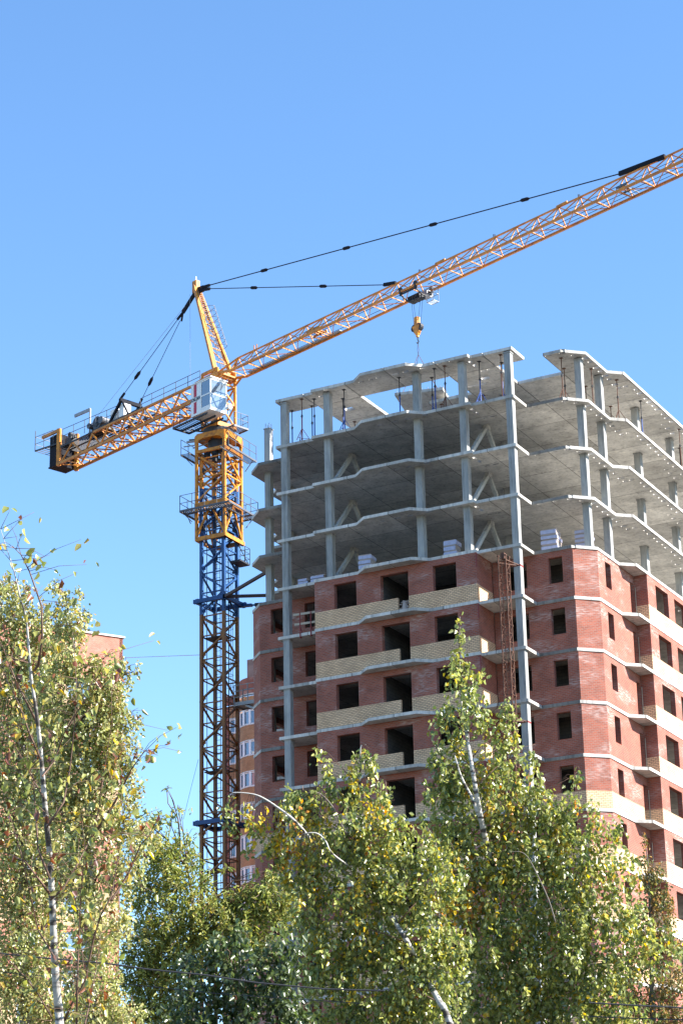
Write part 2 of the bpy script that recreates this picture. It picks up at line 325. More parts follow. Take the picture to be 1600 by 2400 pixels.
piece([(1.16, 1.88), (2.27, 1.88), (3.4, 2.95), (3.42, 6.15), (4.2, 6.85), (4.2, YB), (1.16, YB)], PK+[(1.45, 2.05, .3, .12)])
# columns
cw = .2
cols = [(-15.13, .28), (-12.18, .28), (-6.23, .28), (-3.28, .28), (-.33, .28), (2.78, 3.3), (2.82, 6.25), (2.82, 12.1), (2.82, 18.0), (-18.0, 3.3), (-18.1, 6.25), (-18.1, 12.1), (-18.1, 18), (-12.18, 6.15), (-3.28, 6.15)]
for k in range(0, 4):
    for (x, y) in cols:
        mb = MB(); top = -3*k-TH-(.07 if k == 0 else 0); c = cw
        mb.box(x-c, x+c, y-c, y+c, -3*(k+1), top)
        if k == 0 and (x, y) in ((-18.0, 3.3),):
            for a in (-.13, .13):
                for b in (-.13, .13): mb.bar((x+a, y+b, top), (x+a, y+b, top+.35), .03)
        elif k == 0:
            mb.box(x-.06, x+.06, y-.06, y+.06, top, -TH)
        # collar plates at the foot and head
        mb.box(x-c-.035, x+c+.035, y-c-.035, y+c+.035, top-.07, top-.004)
        mb.build('column', 'colm', B)
for k in range(4, 11):
    for (x, y) in cols[:1]+cols[4:5]:
        mb = MB(); mb.box(x-cw, x+cw, y-cw, y+cw, -3*(k+1), -3*k-TH)
        mb.box(x-cw-.03, x+cw+.03, y-cw-.03, y+cw+.03, -3*k-TH-.06, -3*k-TH-.004)
        if x > -1 and k in (4, 7): mb.m = 1; mb.box(x-cw-.012, x+cw+.012, y-cw-.012, y+cw+.012, -3*k-1.32, -3*k-1.22); mb.m = 0
        mb.build('column', ['colm', 'redp'], B)
for (x, y) in cols[:1]+cols[4:5]:
    mb = MB(); mb.box(x-cw, x+cw, y-cw, y+cw, -H0, -3*11-TH); mb.build('column', 'colm', B)
for (x, y) in cols[:2]+cols[3:]:
    mb = MB()
    for k in range(4, 8):
        if (x, y) in (cols[0], cols[4]): continue
        mb.box(x-cw+.02, x+cw-.02, y-cw+.1, y+cw+.06, -3*(k+1), -3*k-TH-.004)
    if mb.v and x < -15: mb.build('inner_column', 'colm', B)
# inverted V braces
for k in range(1, 4):
    for x in (-12.15, -3.2):
        mb = MB(); za = -3*k-TH-.05; zb = -3*(k+1)+.1
        for sgn in (-1, 1): mb.bar((x, 3.2+sgn*.12, za-.12), (x, 3.2+sgn*2.55, zb), .22, .2, up=(1, 0, 0))
        mb.box(x-.14, x+.14, 2.95, 3.45, za-.22, za+.04)
        mb.build('brace', 'slabk', B)
for k in range(2, 8):
    mb = MB(); mb.bar((-18.0, 6.6, -3*k-2.9), (-18.0, 9.0, -3*k-.4), .22, .2, up=(1, 0, 0)); mb.bar((-18.0, 11.6, -3*k-2.9), (-18.0, 9.2, -3*k-.4), .22, .2, up=(1, 0, 0)); mb.build('brace', 'slabk', B)
# brick storeys
def zwin(fl): return fl+.95, fl+2.47
for j in range(4, 18):
    fl = -3.0*(j+1); ce = -3.0*j-TH; za, zb = zwin(fl); yt = fl+.97
    def RW_(name, *a):
        q = MB(); q.wall(*a); q.build(name, 'red', B)
    def YW_(name, *a):
        q = MB(); q.wall(*a); q.build(name, 'yellow', B)
    # front bay (x -13.0..-2.66, y -.28)
    x0 = -13.0
    H = [(-11.72-x0, -10.27-x0, za, zb), (-8.70-x0, -6.93-x0, fl, zb), (-5.37-x0, -3.91-x0, za, zb)]
    RW_('bay_wall', (x0, -.275), (-2.663, -.275), yt, ce, .34, H)
    YW_('parapet_band', (x0, -.28), (-7.62, -.28), fl, yt, .16, []); YW_('parapet_band', (-6.93, -.28), (-2.66, -.28), fl, yt, .3, [])
    red = MB(); red.wall((-2.66, -.272), (-2.66, 1.85), yt, ce, .3); red.build('bay_side_wall', 'red', B); YW_('side_parapet_band', (-2.655, -.27), (-2.655, 1.85), fl, yt, .3)
    RW_('bay_side_wall', (x0, 1.9), (x0, .067), fl, ce, .3)
    # wings (front facing, y 1.9)
    wy = yt if j >= 8 else fl
    wl = [((-2.66, 1.92), (2.3, 1.92), [(-1.7+2.66, -.55+2.66, za, zb), (.79+2.66, 1.64+2.66, za, zb)]),
          ((2.3, 1.92), (3.36, 2.98), []),
          ((3.36, 2.98), (3.36, 8.5), [(4.03-2.98, 4.88-2.98, za, zb), (7.8-2.98, 8.42-2.98, fl+.02, fl+2.33)]),
          (mir((2.3, 1.92)), (-13.0, 1.92), [(-17.2+17.96, -16.1+17.96, za, zb), (-14.88+17.96, -13.75+17.96, za, zb)]),
          (mir((3.36, 2.98)), mir((2.3, 1.92)), []), (mir((3.36, 8.5)), mir((3.36, 2.98)), [(1, 4, za, zb)] if j < 99 else [])]
    for p0, p1, hh in wl:
        RW_('wing_wall', p0, p1, wy, ce, .3, hh)
        if j >= 8: YW_('wing_band', p0, p1, fl, yt, .3, [h for h in hh if h[2] < yt-.1])
    RW_('niche_wall', (3.36, 8.505), (4.165, 8.505), yt, ce, .3); YW_('niche_band', (3.36, 8.5), (4.168, 8.5), fl, yt, .3)
    H = [(a-8.5, b-8.5, za+.03, zb+.05) for a, b in ((9.8, 11.86), (12.88, 14.9), (18.2, 20.2), (21.5, 23.5))]+[(16.4-8.5, 17.2-8.5, fl, zb)]
    RW_('side_wall', (4.17, 8.51), (4.17, YB), yt, ce, .3, H); YW_('side_band', (4.175, 8.51), (4.175, YB), fl, yt, .3, [h for h in H if h[2] < yt-.1])
    RW_('rear_wall', mir((4.17, YB)), mir((4.17, 8.5)), fl, ce, .3, [(3, 5, za, zb), (8, 10, za, zb)])
    RW_('rear_wall', (4.17, YB), mir((4.17, YB)), fl, ce, .3, [(4+5*q, 5.5+5*q, za, zb) for q in range(4)])
    if True:
        RW_('annex_wall', (-21.66, 24), (-21.66, 9.4), fl, ce, .3, []); RW_('annex_wall', (-21.66, 9.4), (-20.7, 8.4), fl, ce, .3, [])
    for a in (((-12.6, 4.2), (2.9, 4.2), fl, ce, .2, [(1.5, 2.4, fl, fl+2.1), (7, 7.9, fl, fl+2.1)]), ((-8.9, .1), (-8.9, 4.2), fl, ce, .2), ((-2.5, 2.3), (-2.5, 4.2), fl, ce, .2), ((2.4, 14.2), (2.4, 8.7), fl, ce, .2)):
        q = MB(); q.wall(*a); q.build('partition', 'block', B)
    if True:                         # drain / conduit by the balcony door
        mb = MB(); mb.tube([(3.43, 8.44, fl+.02), (3.43, 8.44, fl+2.1)], .022, 6); mb.build('pipe', 'wood', B)
for k in range(4, 11):               # hanging red strip at the bay corner
    mb = MB(); mb.bar((-2.63, -.30, -3*k-.2), (-2.63, -.30, -3*k-1.05), .05, .03); mb.build('red_strip', 'redp', B)

# ------------------------------------------------------------------ things on the building
def prop(x, y, col, tri, label, zb=-3.0, zt=-TH, grp='shoring props on the top storey'):
    t = thing('shoring_prop', label, 'prop', (x, y, zb), grp)
    mb = MB(); mb.tube([(x, y, zb+.02), (x, y, zb+1.7)], .038, 8); mb.box(x-.07, x+.07, y-.07, y+.07, zb, zb+.02); mb.build('outer_tube', col, t)
    mb = MB(); mb.tube([(x, y, zb+1.7), (x, y, zt-.02)], .028, 8); mb.box(x-.10, x+.10, y-.10, y+.10, zt-.02, zt); mb.build('inner_tube', 'dark' if col == 'bluep' else 'rust', t)
    mb = MB(); mb.tube([(x, y, zb+1.62), (x, y, zb+1.78)], .055, 8); mb.bar((x-.1, y, zb+1.7), (x+.1, y, zb+1.7), .02); mb.build('collar', 'dark', t)
    if tri:
        mb = MB()
        for a in range(3):
            an = a*2.09+.4; d = (math.cos(an), math.sin(an))
            mb.bar((x+.04*d[0], y+.04*d[1], zb+.85), (x+.55*d[0], y+.55*d[1], zb), .03)
            mb.bar((x+.03*d[0], y+.03*d[1], zb+.25), (x+.42*d[0], y+.42*d[1], zb+.22), .022)
        mb.build('tripod', col, t)
ed = 'above the front slab edge'
PR = [(-15.38, 1.62, 'bluep', 0, 'slim blue steel prop just right of the left corner column'),
 (-13.97, .30, 'redp', 1, 'dark prop with tripod legs between the left corner column and its neighbour'),
 (-13.97, 1.58, 'bluep', 0, 'blue prop behind another, left of the second column from the left'),
 (-13.32, .68, 'bluep', 0, 'blue prop in front of its twin, left of the second column from the left'),
 (-11.81, 1.53, 'bluep', 0, 'shorter looking blue prop behind the tripod prop right of the second column'),
 (-11.10, .34, 'bluep', 1, 'blue prop with tripod legs just right of the second column from the left'),
 (-7.44, .41, 'bluep', 0, 'single blue prop left of the middle column on the top storey'),
 (-5.78, 1.41, 'bluep', 1, 'rear blue prop of the pair right of the middle column'),
 (-5.06, .29, 'bluep', 0, 'front bright blue prop of the pair right of the middle column'),
 (-4.38, .24, 'rust', 1, 'dark prop on wide tripod left of the fourth column'),
 (-2.36, .69, 'bluep', 1, 'blue prop on tripod just right of the fourth column'),
 (-.88, .45, 'rust', 0, 'dark tall prop leaning close to the right corner column'),
 (-1.30, 1.53, 'bluep', 1, 'blue tripod prop left of the right corner column'),
 (1.96, 2.69, 'rust', 1, 'rusty prop on tripod at the left end of the right wing roof'),
 (1.50, 4.19, 'rust', 1, 'second rusty prop just behind the one at the right wing corner'),
 (2.65, 4.24, 'bluep', 0, 'blue prop behind the first column of the right wing'),
 (2.86, 5.07, 'rust', 0, 'brown prop left of the second column of the right wing'),
 (1.55, 7.35, 'rust', 0, 'short looking brown prop deep behind the first right wing column'),
 (3.53, 7.39, 'rust', 1, 'rusty tripod prop standing at the slab edge on the right wing'),
 (1.65, 11.06, 'rust', 0, 'small brown prop far inside the right wing'),
 (3.55, 11.2, 'bluep', 0, 'thin blue prop in front of the third right wing column'),
 (3.93, 16.79, 'rust', 0, 'brown prop near the right end of the right wing'),
 (2.81, 19.86, 'bluep', 0, 'blue prop at the far right end of the right wing'),
 (-12.93, 5.15, 'rust', 0, 'short stub of a dark prop behind the slab edge left of the raised edge'),
 (-4.3, 5.45, 'rust', 0, 'low dark prop top behind the slab edge near the fourth column'),
 (-7.08, 5.41, 'rust', 0, 'low dark prop top behind the slab edge beside the wide tripod prop')]
for p in PR: prop(*p)

def pallet(x, y, z, w, d, h, label, rot=0.0):
    t = thing('brick_pallet', label, 'pallet', (x, y, z), 'wrapped brick pallets on the first frame floor')
    c, s_ = math.cos(rot), math.sin(rot)
    def hb(mb, a0, a1, b0, b1, c0, c1):
        P = lambda a, b, zz: (x+a*c-b*s_, y+a*s_+b*c, z+zz)
        mb.hexa([P(a0, b0, c0), P(a1, b0, c0), P(a1, b1, c0), P(a0, b1, c0), P(a0, b0, c1), P(a1, b0, c1), P(a1, b1, c1), P(a0, b1, c1)])
    mb = MB()
    for q in (-.42, 0, .42): hb(mb, q*w-.05, q*w+.05, -d/2, d/2, 0, .1)
    for q in range(5): hb(mb, -w/2, w/2, -d/2+q*d/4.6, -d/2+q*d/4.6+.12, .102, .125)
    mb.build('pallet_base', 'wood', t)
    mb = MB(); n = max(2, int(h/.13))
    for q in range(n):
        o = random.uniform(-.02, .02); o2 = random.uniform(-.02, .02)
        hb(mb, -w/2+.03+o, w/2-.03+o, -d/2+.03+o2, d/2-.03+o2, .128+q*(h-.13)/n, .128+(q+.93)*(h-.13)/n)
    mb.build('brick_stack', 'pbrick', t)
    mb = MB(); n = max(2, int(h/.28))
    for q in range(n):
        za = .14+q*(h-.12)/n; zb = za+(h-.12)/n*random.uniform(.55, .8); o = random.uniform(.0, .015)
        hb(mb, -w/2-o, w/2+o-.08*(q % 2), -d/2-o, d/2+o, za, zb)
    mb.build('plastic_wrap', 'wrap', t)
pallet(-4.55, .75, -12, .78, .8, 1.1, 'tall wrapped brick pallet left of the fourth column', .05)
pallet(-9.75, .2, -12, .8, .8, 1.0, 'wrapped brick pallet near the slanted slab edge at left centre', .1)
pallet(-13.2, .75, -12, .9, .6, .55, 'low wrapped brick pack beside the left edge of the brick bay', .05)
pallet(-14.2, .7, -12, .6, .5, .5, 'lowest brick pack just right of the left corner column', .1)
pallet(.72, 2.75, -12, .95, 1.0, 1.35, 'tall white wrapped pallet on the right wing left of the column', .12)
pallet(2.0, 4.6, -12, .9, .9, 1.7, 'distant wrapped pallet half hidden behind the right wing column', .1)
pallet(2.6, 8.6, -12, 1.3, .6, .45, 'low bricks pack behind the balcony slab on the right wing', 0)

t = thing('guard_rail', 'red post guard rail with two planks on the left loggia', 'railing', (-13.8, .02, -15))
mb = MB()
for x in (-14.13, -13.42): mb.bar((x, -.03, -15.25), (x, -.03, -13.75), .05); mb.bar((x, .3, -15), (x, -.03, -14.6), .035); mb.bar((x, -.03, -15.24), (x, .12, -15.24), .06)
mb.build('post', 'redp', t)
mb = MB(); mb.bar((-14.6, .0, -13.82), (-13.05, .0, -13.86), .04, .13); mb.build('plank', 'wood', t)
mb = MB(); mb.bar((-14.52, .0, -14.42), (-13.05, .0, -14.46), .04, .13); mb.build('plank', 'wood', t)
mb = MB(); mb.tube([(-7.3, .0, -15), (-7.32, .0, -14.2)], [.28, .12], 7)
for q in range(90):
    a = random.uniform(-.3, .3); b = random.uniform(-.1, .3); h = random.uniform(.1, .8); mb.box(-7.3+a-.06, -7.3+a+.06, b-.06, b+.06, -15+h, -15+h+.05)
tag(mb.build('brick_heap', 'pbrick'), 'heap of loose grey bricks in the gap of the top yellow parapet', 'bricks')

# rusty lattice hoist mast
t = thing('hoist_mast', 'narrow rusty lattice hoist mast in front of the right loggia', 'hoist', (-.72, -.95, -H0))
hx, hy, hw = -.72, -.85, .23
def hm(z0, z1):
    mb = MB(); 
    for a, b in ((-1, -1), (1, -1), (1, 1), (-1, 1)): mb.bar((hx+a*hw, hy+b*hw, z0), (hx+a*hw, hy+b*hw, z1), .045)
    n = max(1, round((z1-z0)/.5)); dz = (z1-z0)/n; C4 = [(-hw, -hw), (hw, -hw), (hw, hw), (-hw, hw)]
    for i in range(n):
        for q in range(4):
            a, b = C4[q], C4[(q+1) % 4]
            if i % 2: a, b = b, a
            mb.bar((hx+a[0], hy+a[1], z0+i*dz), (hx+b[0], hy+b[1], z0+(i+1)*dz), .022); mb.bar((hx+a[0], hy+a[1], z0+i*dz), (hx+b[0], hy+b[1], z0+i*dz), .022)
    for q in range(4): a = C4[q]; mb.box(hx+a[0]-.05, hx+a[0]+.05, hy+a[1]-.05, hy+a[1]+.05, z1-.05, z1+.03)
    mb.build('lattice_section', 'rust', t)
zz = -12.95
while zz > -32: hm(zz-2, zz); zz -= 2.0
hm(-H0, zz)
for z in (-13.27, -22.27):
    mb = MB(); mb.bar((hx-.45, hy, z+.05), (-.33, .1, z), .06); mb.bar((hx+.2, hy-.2, z+.05), (-.2, .1, z), .04); mb.build('wall_tie', 'rust', t)
mb = MB(); mb.tube([(hx-.12, hy, -13.1), (hx-.12, hy, -34)], .02, 6); mb.tube([(hx+.1, hy+.05, -12.9), (hx+.1, hy+.05, -34)], .015, 6); mb.box(hx-.14, hx+.1, hy-.1, hy+.1, -13.1, -12.75); mb.build('hoist_rope', 'rust', t)

# ------------------------------------------------------------------ tower crane (local frame: u along the jib, v towards the viewer)
KC[0] = 1.05
PHI = math.radians(-18.67); UD = Vector((math.cos(PHI), math.sin(PHI), 0)); VD = Vector((math.sin(PHI), -math.cos(PHI), 0)); M0 = Vector((-23.05, 5.73, 0))
def Q(u, v, z): return M0+UD*u+VD*v+Vector((0, 0, z))
CRN = thing('tower_crane', 'yellow tower crane with blue and ochre lattice mast beside the building', 'crane', (M0.x, M0.y, CAM.z-1.6/1.05))
A_ = .885-.08
def mastsec(z0, z1, mat):
    mb = MB(); a = A_; C4 = [(-a, -a), (a, -a), (a, a), (-a, a)]; P = lambda c, z: (M0.x+c[0], M0.y+c[1], z)
    zm = z0+.5*(z1-z0)
    for c in C4: mb.bar(P(c, z0), P(c, z1), .19)
    for q in range(4):
        c, d = C4[q], C4[(q+1) % 4]
        if q in (1, 3): c, d = d, c
        mb.bar(P(c, z1-.18), P(d, zm+.12), .10); mb.bar(P(d, zm-.12), P(c, z0+.18), .10)
        mb.bar(P(c, z1-.12), P(d, z1-.12), .07); mb.bar(P(c, zm), P(d, zm), .07)
        for (e, f_, z, sg) in ((c, d, z1-.12, -1), (c, d, z0+.12, 1), (d, c, zm, 0)):   # gusset plates
            dx = (f_[0]-e[0])/(2*a); dy = (f_[1]-e[1])/(2*a)
            p = Vector(P(e, z))+Vector((dx, dy, 0))*.05
            if sg == 0: pts = [(0, -.32), (.16, -.12), (.16, .12), (0, .32)]
            else: pts = [(0, 0), (.26, 0), (.26, sg*.14), (0, sg*.36)]
            nrm = Vector((-dy, dx, 0))*.012; L_ = [p+Vector((dx, dy, 0))*s_+Vector((0, 0, t_)) for s_, t_ in pts]
            mb.hexa([l-nrm for l in L_]+[l+nrm for l in L_])
    for c in C4:
        for z in (z0, z1): mb.box(M0.x+c[0]-.10, M0.x+c[0]+.10, M0.y+c[1]-.10, M0.y+c[1]+.10, z-.05 if z == z1 else z, z if z == z1 else z+.05)
    mb.build('mast_section', mat, CRN)
z = -10.95
for i in range(3): mastsec(z+2.8*i, z+2.8*(i+1), 'blue')
mastsec(-2.55, -.4, 'crane')
zz = z
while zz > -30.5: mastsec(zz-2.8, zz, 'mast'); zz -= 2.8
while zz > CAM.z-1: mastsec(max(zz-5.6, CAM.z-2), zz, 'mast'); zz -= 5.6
# ladders with rest platforms and safety cage
mb = MB(); lx, ly = M0.x-.25, M0.y+.25
for s_ in (-.17, .17): mb.bar((lx+s_, ly, -32), (lx+s_, ly, 0), .03)
zz = -32
while zz < 0: mb.bar((lx-.17, ly, zz), (lx+.17, ly, zz), .02); zz += .3
mb.build('ladder', 'dark', CRN)
mb = MB(); lx2, ly2 = M0.x+.45, M0.y+.35
zz = -32
while zz < -1:
    pts = [(lx2+.3*math.cos(t_), ly2+.3*math.sin(t_), zz) for t_ in np.linspace(0, 2*math.pi, 9)]
    for p, q in zip(pts[:-1], pts[1:]): mb.bar(p, q, .02)
    zz += .75
for t_ in (0, 1.6, 3.2, 4.7): mb.bar((lx2+.3*math.cos(t_), ly2+.3*math.sin(t_), -32), (lx2+.3*math.cos(t_), ly2+.3*math.sin(t_), -1), .02)
mb.build('ladder_cage', 'dark', CRN)
for i, zz in enumerate((-12.4, -20.9, -27.0)):
    mb = MB(); mb.box(M0.x-.75, M0.x+.75, M0.y-.6, M0.y+.2, zz-.05, zz); mb.build('rest_platform', 'dark', CRN)
mb = MB(); mb.tube([(M0.x-.6, M0.y-.5, -31), (M0.x-.6, M0.y-.5, -3)], .022, 6); mb.tube([(M0.x+.55, M0.y+.2, -31), (M0.x+.55, M0.y+.2, -3)], .03, 6); mb.tube([(M0.x+.2, M0.y+.2, -31), (M0.x+.2, M0.y+.2, -1)], .035, 6); mb.build('power_cable', 'black', CRN)
# tie frames (collars)
for zc in (-10.1, -24.13):
    mb = MB(); h = 1.03
    for p, q in (((-h-.2, -h), (h+.1, -h)), ((h, -h-.1), (h, h+.3)), ((h+.3, h), (-h, h)), ((-h, h+.1), (-h, -h))): mb.bar((M0.x+p[0], M0.y+p[1], zc), (M0.x+q[0], M0.y+q[1], zc), .2, .25)
    for a, b in ((-1, -1), (1, -1), (1, 1), (-1, 1)): mb.box(M0.x+a*.98-.1, M0.x+a*.98+.1, M0.y+b*.98-.1, M0.y+b*.98+.1, zc-.17, zc+.17)
    mb.build('tie_frame', 'blue', CRN)
def inv(p): p = Vector(p); return CAM+(p-CAM)/1.05      # building coordinates -> crane build coordinates
cfr = Vector((M0.x+1.0, M0.y-1.0, -10.1)); cbk = Vector((M0.x+1.1, M0.y+1.0, -10.15))
zt = (CAM+(cfr-CAM)*1.05).z
for a, b, mtl, wd in ((cfr, inv((-18.2, 6.2, zt)), 'tie', .17), (cfr, inv((-19.0, 14.0, zt)), 'tie', .17), (cbk+Vector((.7, .32, 0)), inv((-19.0, 15.0, zt)), 'dark', .2)):
    mb = MB(); mb.bar(a, b, wd, wd); mb.build('tie_strut', mtl, CRN)
mb = MB(); mb.bar(cbk-Vector((.3, 0, 0)), cbk+Vector((.55, .25, 0)), .3, .14); mb.tube([cbk+Vector((.5, .22, 0)), cbk+Vector((.72, .33, 0))], .06, 8); mb.build('tie_bracket', 'blue', CRN)
# climbing cage
mb = MB(); a = 1.12-.09; C4 = [(-a, -a), (a, -a), (a, a), (-a, a)]; P = lambda c, z: (M0.x+c[0], M0.y+c[1], z)
for c in C4: mb.bar(P(c, -6.1), P(c, 1.0), .17)
for zc, hh in ((-6.0, .26), (-3.72, .3), (-.1, .2)):
    for q in range(4): mb.bar(P(C4[q], zc), P(C4[(q+1) % 4], zc), .14, hh)
mb.bar(P((a, -a), -6.0), P((a, a+.25), -6.0), .2, .26)
for q in range(4):
    c, d = C4[q], C4[(q+1) % 4]; mm = ((c[0]+d[0])/2, (c[1]+d[1])/2)
    mb.bar(P(mm, -3.85), P(c, -5.85), .11); mb.bar(P(mm, -3.85), P(d, -5.85), .11)
    mb.bar(P(c, -3.5), P(d, -1.95), .09); mb.bar(P(d, -1.85), P(c, -.3), .09)
    mb.bar(P(c, -1.9), P(d, -1.9), .08)
mb.build('climbing_cage', 'crane', CRN)
mb = MB()
for q in range(4): mb.box(M0.x-.75+q*.42, M0.x-.5+q*.42, M0.y-.6+.3*(q % 3), M0.y-.2+.3*(q % 3), -.35-.25*(q % 2), .25)
for z_ in (-.3, -1.2, -2.4): mb.bar((M0.x-.9, M0.y-.4, z_), (M0.x+.9, M0.y+.5, z_-.2), .08)
mb.tube([(M0.x, M0.y, .2), (M0.x, M0.y, 1.0)], .7, 16); mb.build('slewing_drive', 'dark', CRN)
mb = MB()
for c in C4:
    i_ = (c[0]*.72, c[1]*.72)
    mb.bar(P(i_, -5.9), P(i_, -3), .07); mb.box(M0.x+i_[0]-.14, M0.x+i_[0]+.14, M0.y+i_[1]-.14, M0.y+i_[1]+.14, -5.4, -5.1); mb.box(M0.x+i_[0]-.14, M0.x+i_[0]+.14, M0.y+i_[1]-.14, M0.y+i_[1]+.14, -1.5, -1.2)
mb.tube([P((.0, .8), -5.5), P((.0, .8), -3.4)], .12, 8); mb.bar(P((-.8, .8), -5.3), P((.8, .8), -5.3), .2, .25); mb.box(M0.x-.5, M0.x+.5, M0.y+.5, M0.y+1.0, -3.4, -3.0)
mb.build('hydraulic_jack', 'dark', CRN)
# walkway rings with railings
def plat_ring(zp, h, sides, name='walkway', rail=1.05, mat='dsteel', inner=1.14):
    mb = MB(); r_ = MB()
    Cs = {'f': ((-h, -h), (h, -h)), 'r': ((h, -h), (h, h)), 'b': ((h, h), (-h, h)), 'l': ((-h, h), (-h, -h))}
    for s_ in sides:
        p, q = Cs[s_]; p = Vector((*p, 0)); q = Vector((*q, 0)); d = (q-p).normalized(); n = Vector((-d.y, d.x, 0)); wd = h-inner
        o = M0+Vector((0, 0, zp)); mb.bar(o+p, o+q, .07, .12); mb.bar(o+p+n*wd, o+q+n*wd, .05, .08)
        L_ = (q-p).length; k = int(L_/.16)
        for i in range(k+1): mb.bar(o+p+d*(L_*i/k), o+p+d*(L_*i/k)+n*wd, .035, .03)
        mb.bar(o+p+n*wd+d*.4-Vector((0, 0, .7)), o+p+d*.4, .04); mb.bar(o+q+n*wd-d*.4-Vector((0, 0, .7)), o+q-d*.4, .04)
        for i in range(5): b = o+p+d*(L_*i/4); r_.bar(b, b+Vector((0, 0, rail)), .03)
        for hh in (rail, rail*.5): r_.bar(o+p+Vector((0, 0, hh)), o+q+Vector((0, 0, hh)), .028)
        mb.box(0, 0, 0, 0, 0, 0) if False else None
    w_ = mb.build(name, mat, CRN); r_.build('railing', mat, w_)
for q in 'frbl': plat_ring(-4.2, 1.8, q)
for q in 'rl': plat_ring(-.38, 1.75, q, inner=1.14)
mb = MB(); r_ = MB(); x0, x1, y0, y1 = M0.x+.9, M0.x+1.65, M0.y-.2, M0.y+1.0
mb.box(x0, x1, y0, y1, -7.62, -7.52); mb.bar((x0, y0, -7.6), (x1, y0, -7.6), .05, .12); mb.bar((M0.x+.9, y1-.2, -6.1), (x1, y1-.2, -7.55), .04)
for x, y in ((x1, y0), (x1, y1), (x1, (y0+y1)/2), ((x0+x1)/2, y1)): r_.bar((x, y, -7.55), (x, y, -6.5), .03)
for h in (-6.5, -6.85, -7.2): r_.bar((x1, y0, h), (x1, y1, h), .025); r_.bar((x0, y1, h), (x1, y1, h), .025)
w_ = mb.build('small_platform', 'dark', CRN); r_.build('railing', 'dark', w_)
# slewing unit
mb = MB(); a = 1.1
for q in range(4):
    c, d = [(-a, -a), (a, -a), (a, a), (-a, a)][q], [(a, -a), (a, a), (-a, a), (-a, -a)][q]
    e = lambda s_, z: Vector((M0.x+c[0]+(d[0]-c[0])*s_, M0.y+c[1]+(d[1]-c[1])*s_, z)); n = Vector((d[1]-c[1], -(d[0]-c[0]), 0)).normalized()*.05
    for pts in ([(0, .45), (0, .95), (.08, 1.1), (.92, 1.1), (1, .95), (1, .45), (.92, .45), (.86, .64), (.72, .74), (.28, .74), (.14, .64), (.08, .45)],):
        L_ = [e(s_, z) for s_, z in pts]; i0 = len(mb.v); nn = len(L_)
        mb.v += [tuple(p-n) for p in L_]+[tuple(p+n) for p in L_]
        for tri in tessellate_polygon([[Vector((s_*2.2, z, 0)) for s_, z in pts]]):
            mb.f += [tuple(i0+k for k in tri), tuple(i0+nn+k for k in reversed(tri))]; mb.uv += [None]*2; mb.mi += [0]*2
        for k in range(nn): mb.f.append((i0+k, i0+(k+1) % nn, i0+nn+(k+1) % nn, i0+nn+k)); mb.uv.append(None); mb.mi.append(0)
mb.box(M0.x-1.0, M0.x+1.0, M0.y-1.0, M0.y+1.0, .75, 1.12)
mb.build('slewing_base', 'crane', CRN)
mb = MB(); mb.tube([(M0.x, M0.y, 1.12), (M0.x, M0.y, 1.5)], 1.0, 28); mb.build('slewing_ring', 'dark', CRN)
mb = MB(); b = .74
for su in (-b, b):
    for sv in (-b, b): mb.bar(Q(su, sv, 1.5), Q(su, sv, 5.5), .15)
for z0, z1 in ((1.7, 3.2), (3.2, 4.5)):
    for p, q in (((-b, -b), (b, -b)), ((b, -b), (b, b)), ((-b, b), (b, b)), ((-b, -b), (-b, b))):
        mb.bar(Q(*p, z0), Q(*q, z1), .09); mb.bar(Q(*p, z1), Q(*q, z1), .1)
for su in (-b, b): mb.bar(Q(su, -b-.05, 1.65), Q(su, b+.05, 1.65), .2, .3); mb.bar(Q(su, -b, 4.6), Q(su*1.9, -b, 5.0), .1); mb.bar(Q(su, b, 4.6), Q(su*1.9, b, 5.0), .1)
for sv in (-b, b): mb.bar(Q(-b, sv, 1.65), Q(b, sv, 1.65), .16, .3); mb.bar(Q(-b-.15, sv, 5.05), Q(b+.15, sv, 5.05), .16, .3); mb.bar(Q(-b, sv, 5.45), Q(b, sv, 5.45), .14, .2)
for su in (-b, b): mb.bar(Q(su, -b, 5.05), Q(su, b, 5.05), .14, .26)
mb.box(0, 0, 0, 0, 0, 0) if False else None
mb.build('turret', 'crane', CRN)
mb = MB(); mb.tube([Q(.0, .35, 1.5), Q(0, .35, 2.4)], .25, 10); mb.tube([Q(0, -.45, 1.5), Q(0, -.45, 2.3)], .22, 10); mb.bar(Q(-.8, .2, 2.0), Q(.4, .2, 2.0), .3, .3); mb.build('slewing_motor', 'dark', CRN)
mb = MB(); r_ = MB()           # side balcony on the far side of the turret
for v0 in np.linspace(-.8, .3, 8): mb.bar(Q(1.0, v0, 1.25), Q(1.9, v0, 1.25), .05, .04)
mb.bar(Q(1.9, -.85, 1.25), Q(1.9, .35, 1.25), .06, .12); mb.bar(Q(1.0, .35, 1.25), Q(1.9, .35, 1.25), .06, .12); mb.bar(Q(1.0, -.85, 1.25), Q(1.9, -.85, 1.25), .06, .12)
for u, v in ((1.9, -.85), (1.9, .35), (1.4, -.85), (1.9, -.25)): r_.bar(Q(u, v, 1.25), Q(u, v, 2.2), .028)
for h in (2.2, 1.75): r_.bar(Q(1.0, -.85, h), Q(1.9, -.85, h), .025); r_.bar(Q(1.9, -.85, h), Q(1.9, .35, h), .025)
w_ = mb.build('balcony', 'dsteel', CRN); r_.build('railing', 'dsteel', w_)
mb = MB()                       # dark service platform beside the cab
for u in np.linspace(-1.95, .1, 11): mb.bar(Q(u, .8, 1.75), Q(u, 2.15, 1.75), .04)
for v in (.8, 1.45, 2.15): mb.bar(Q(-2.0, v, 1.75), Q(1.4, v, 1.75), .08, .12)
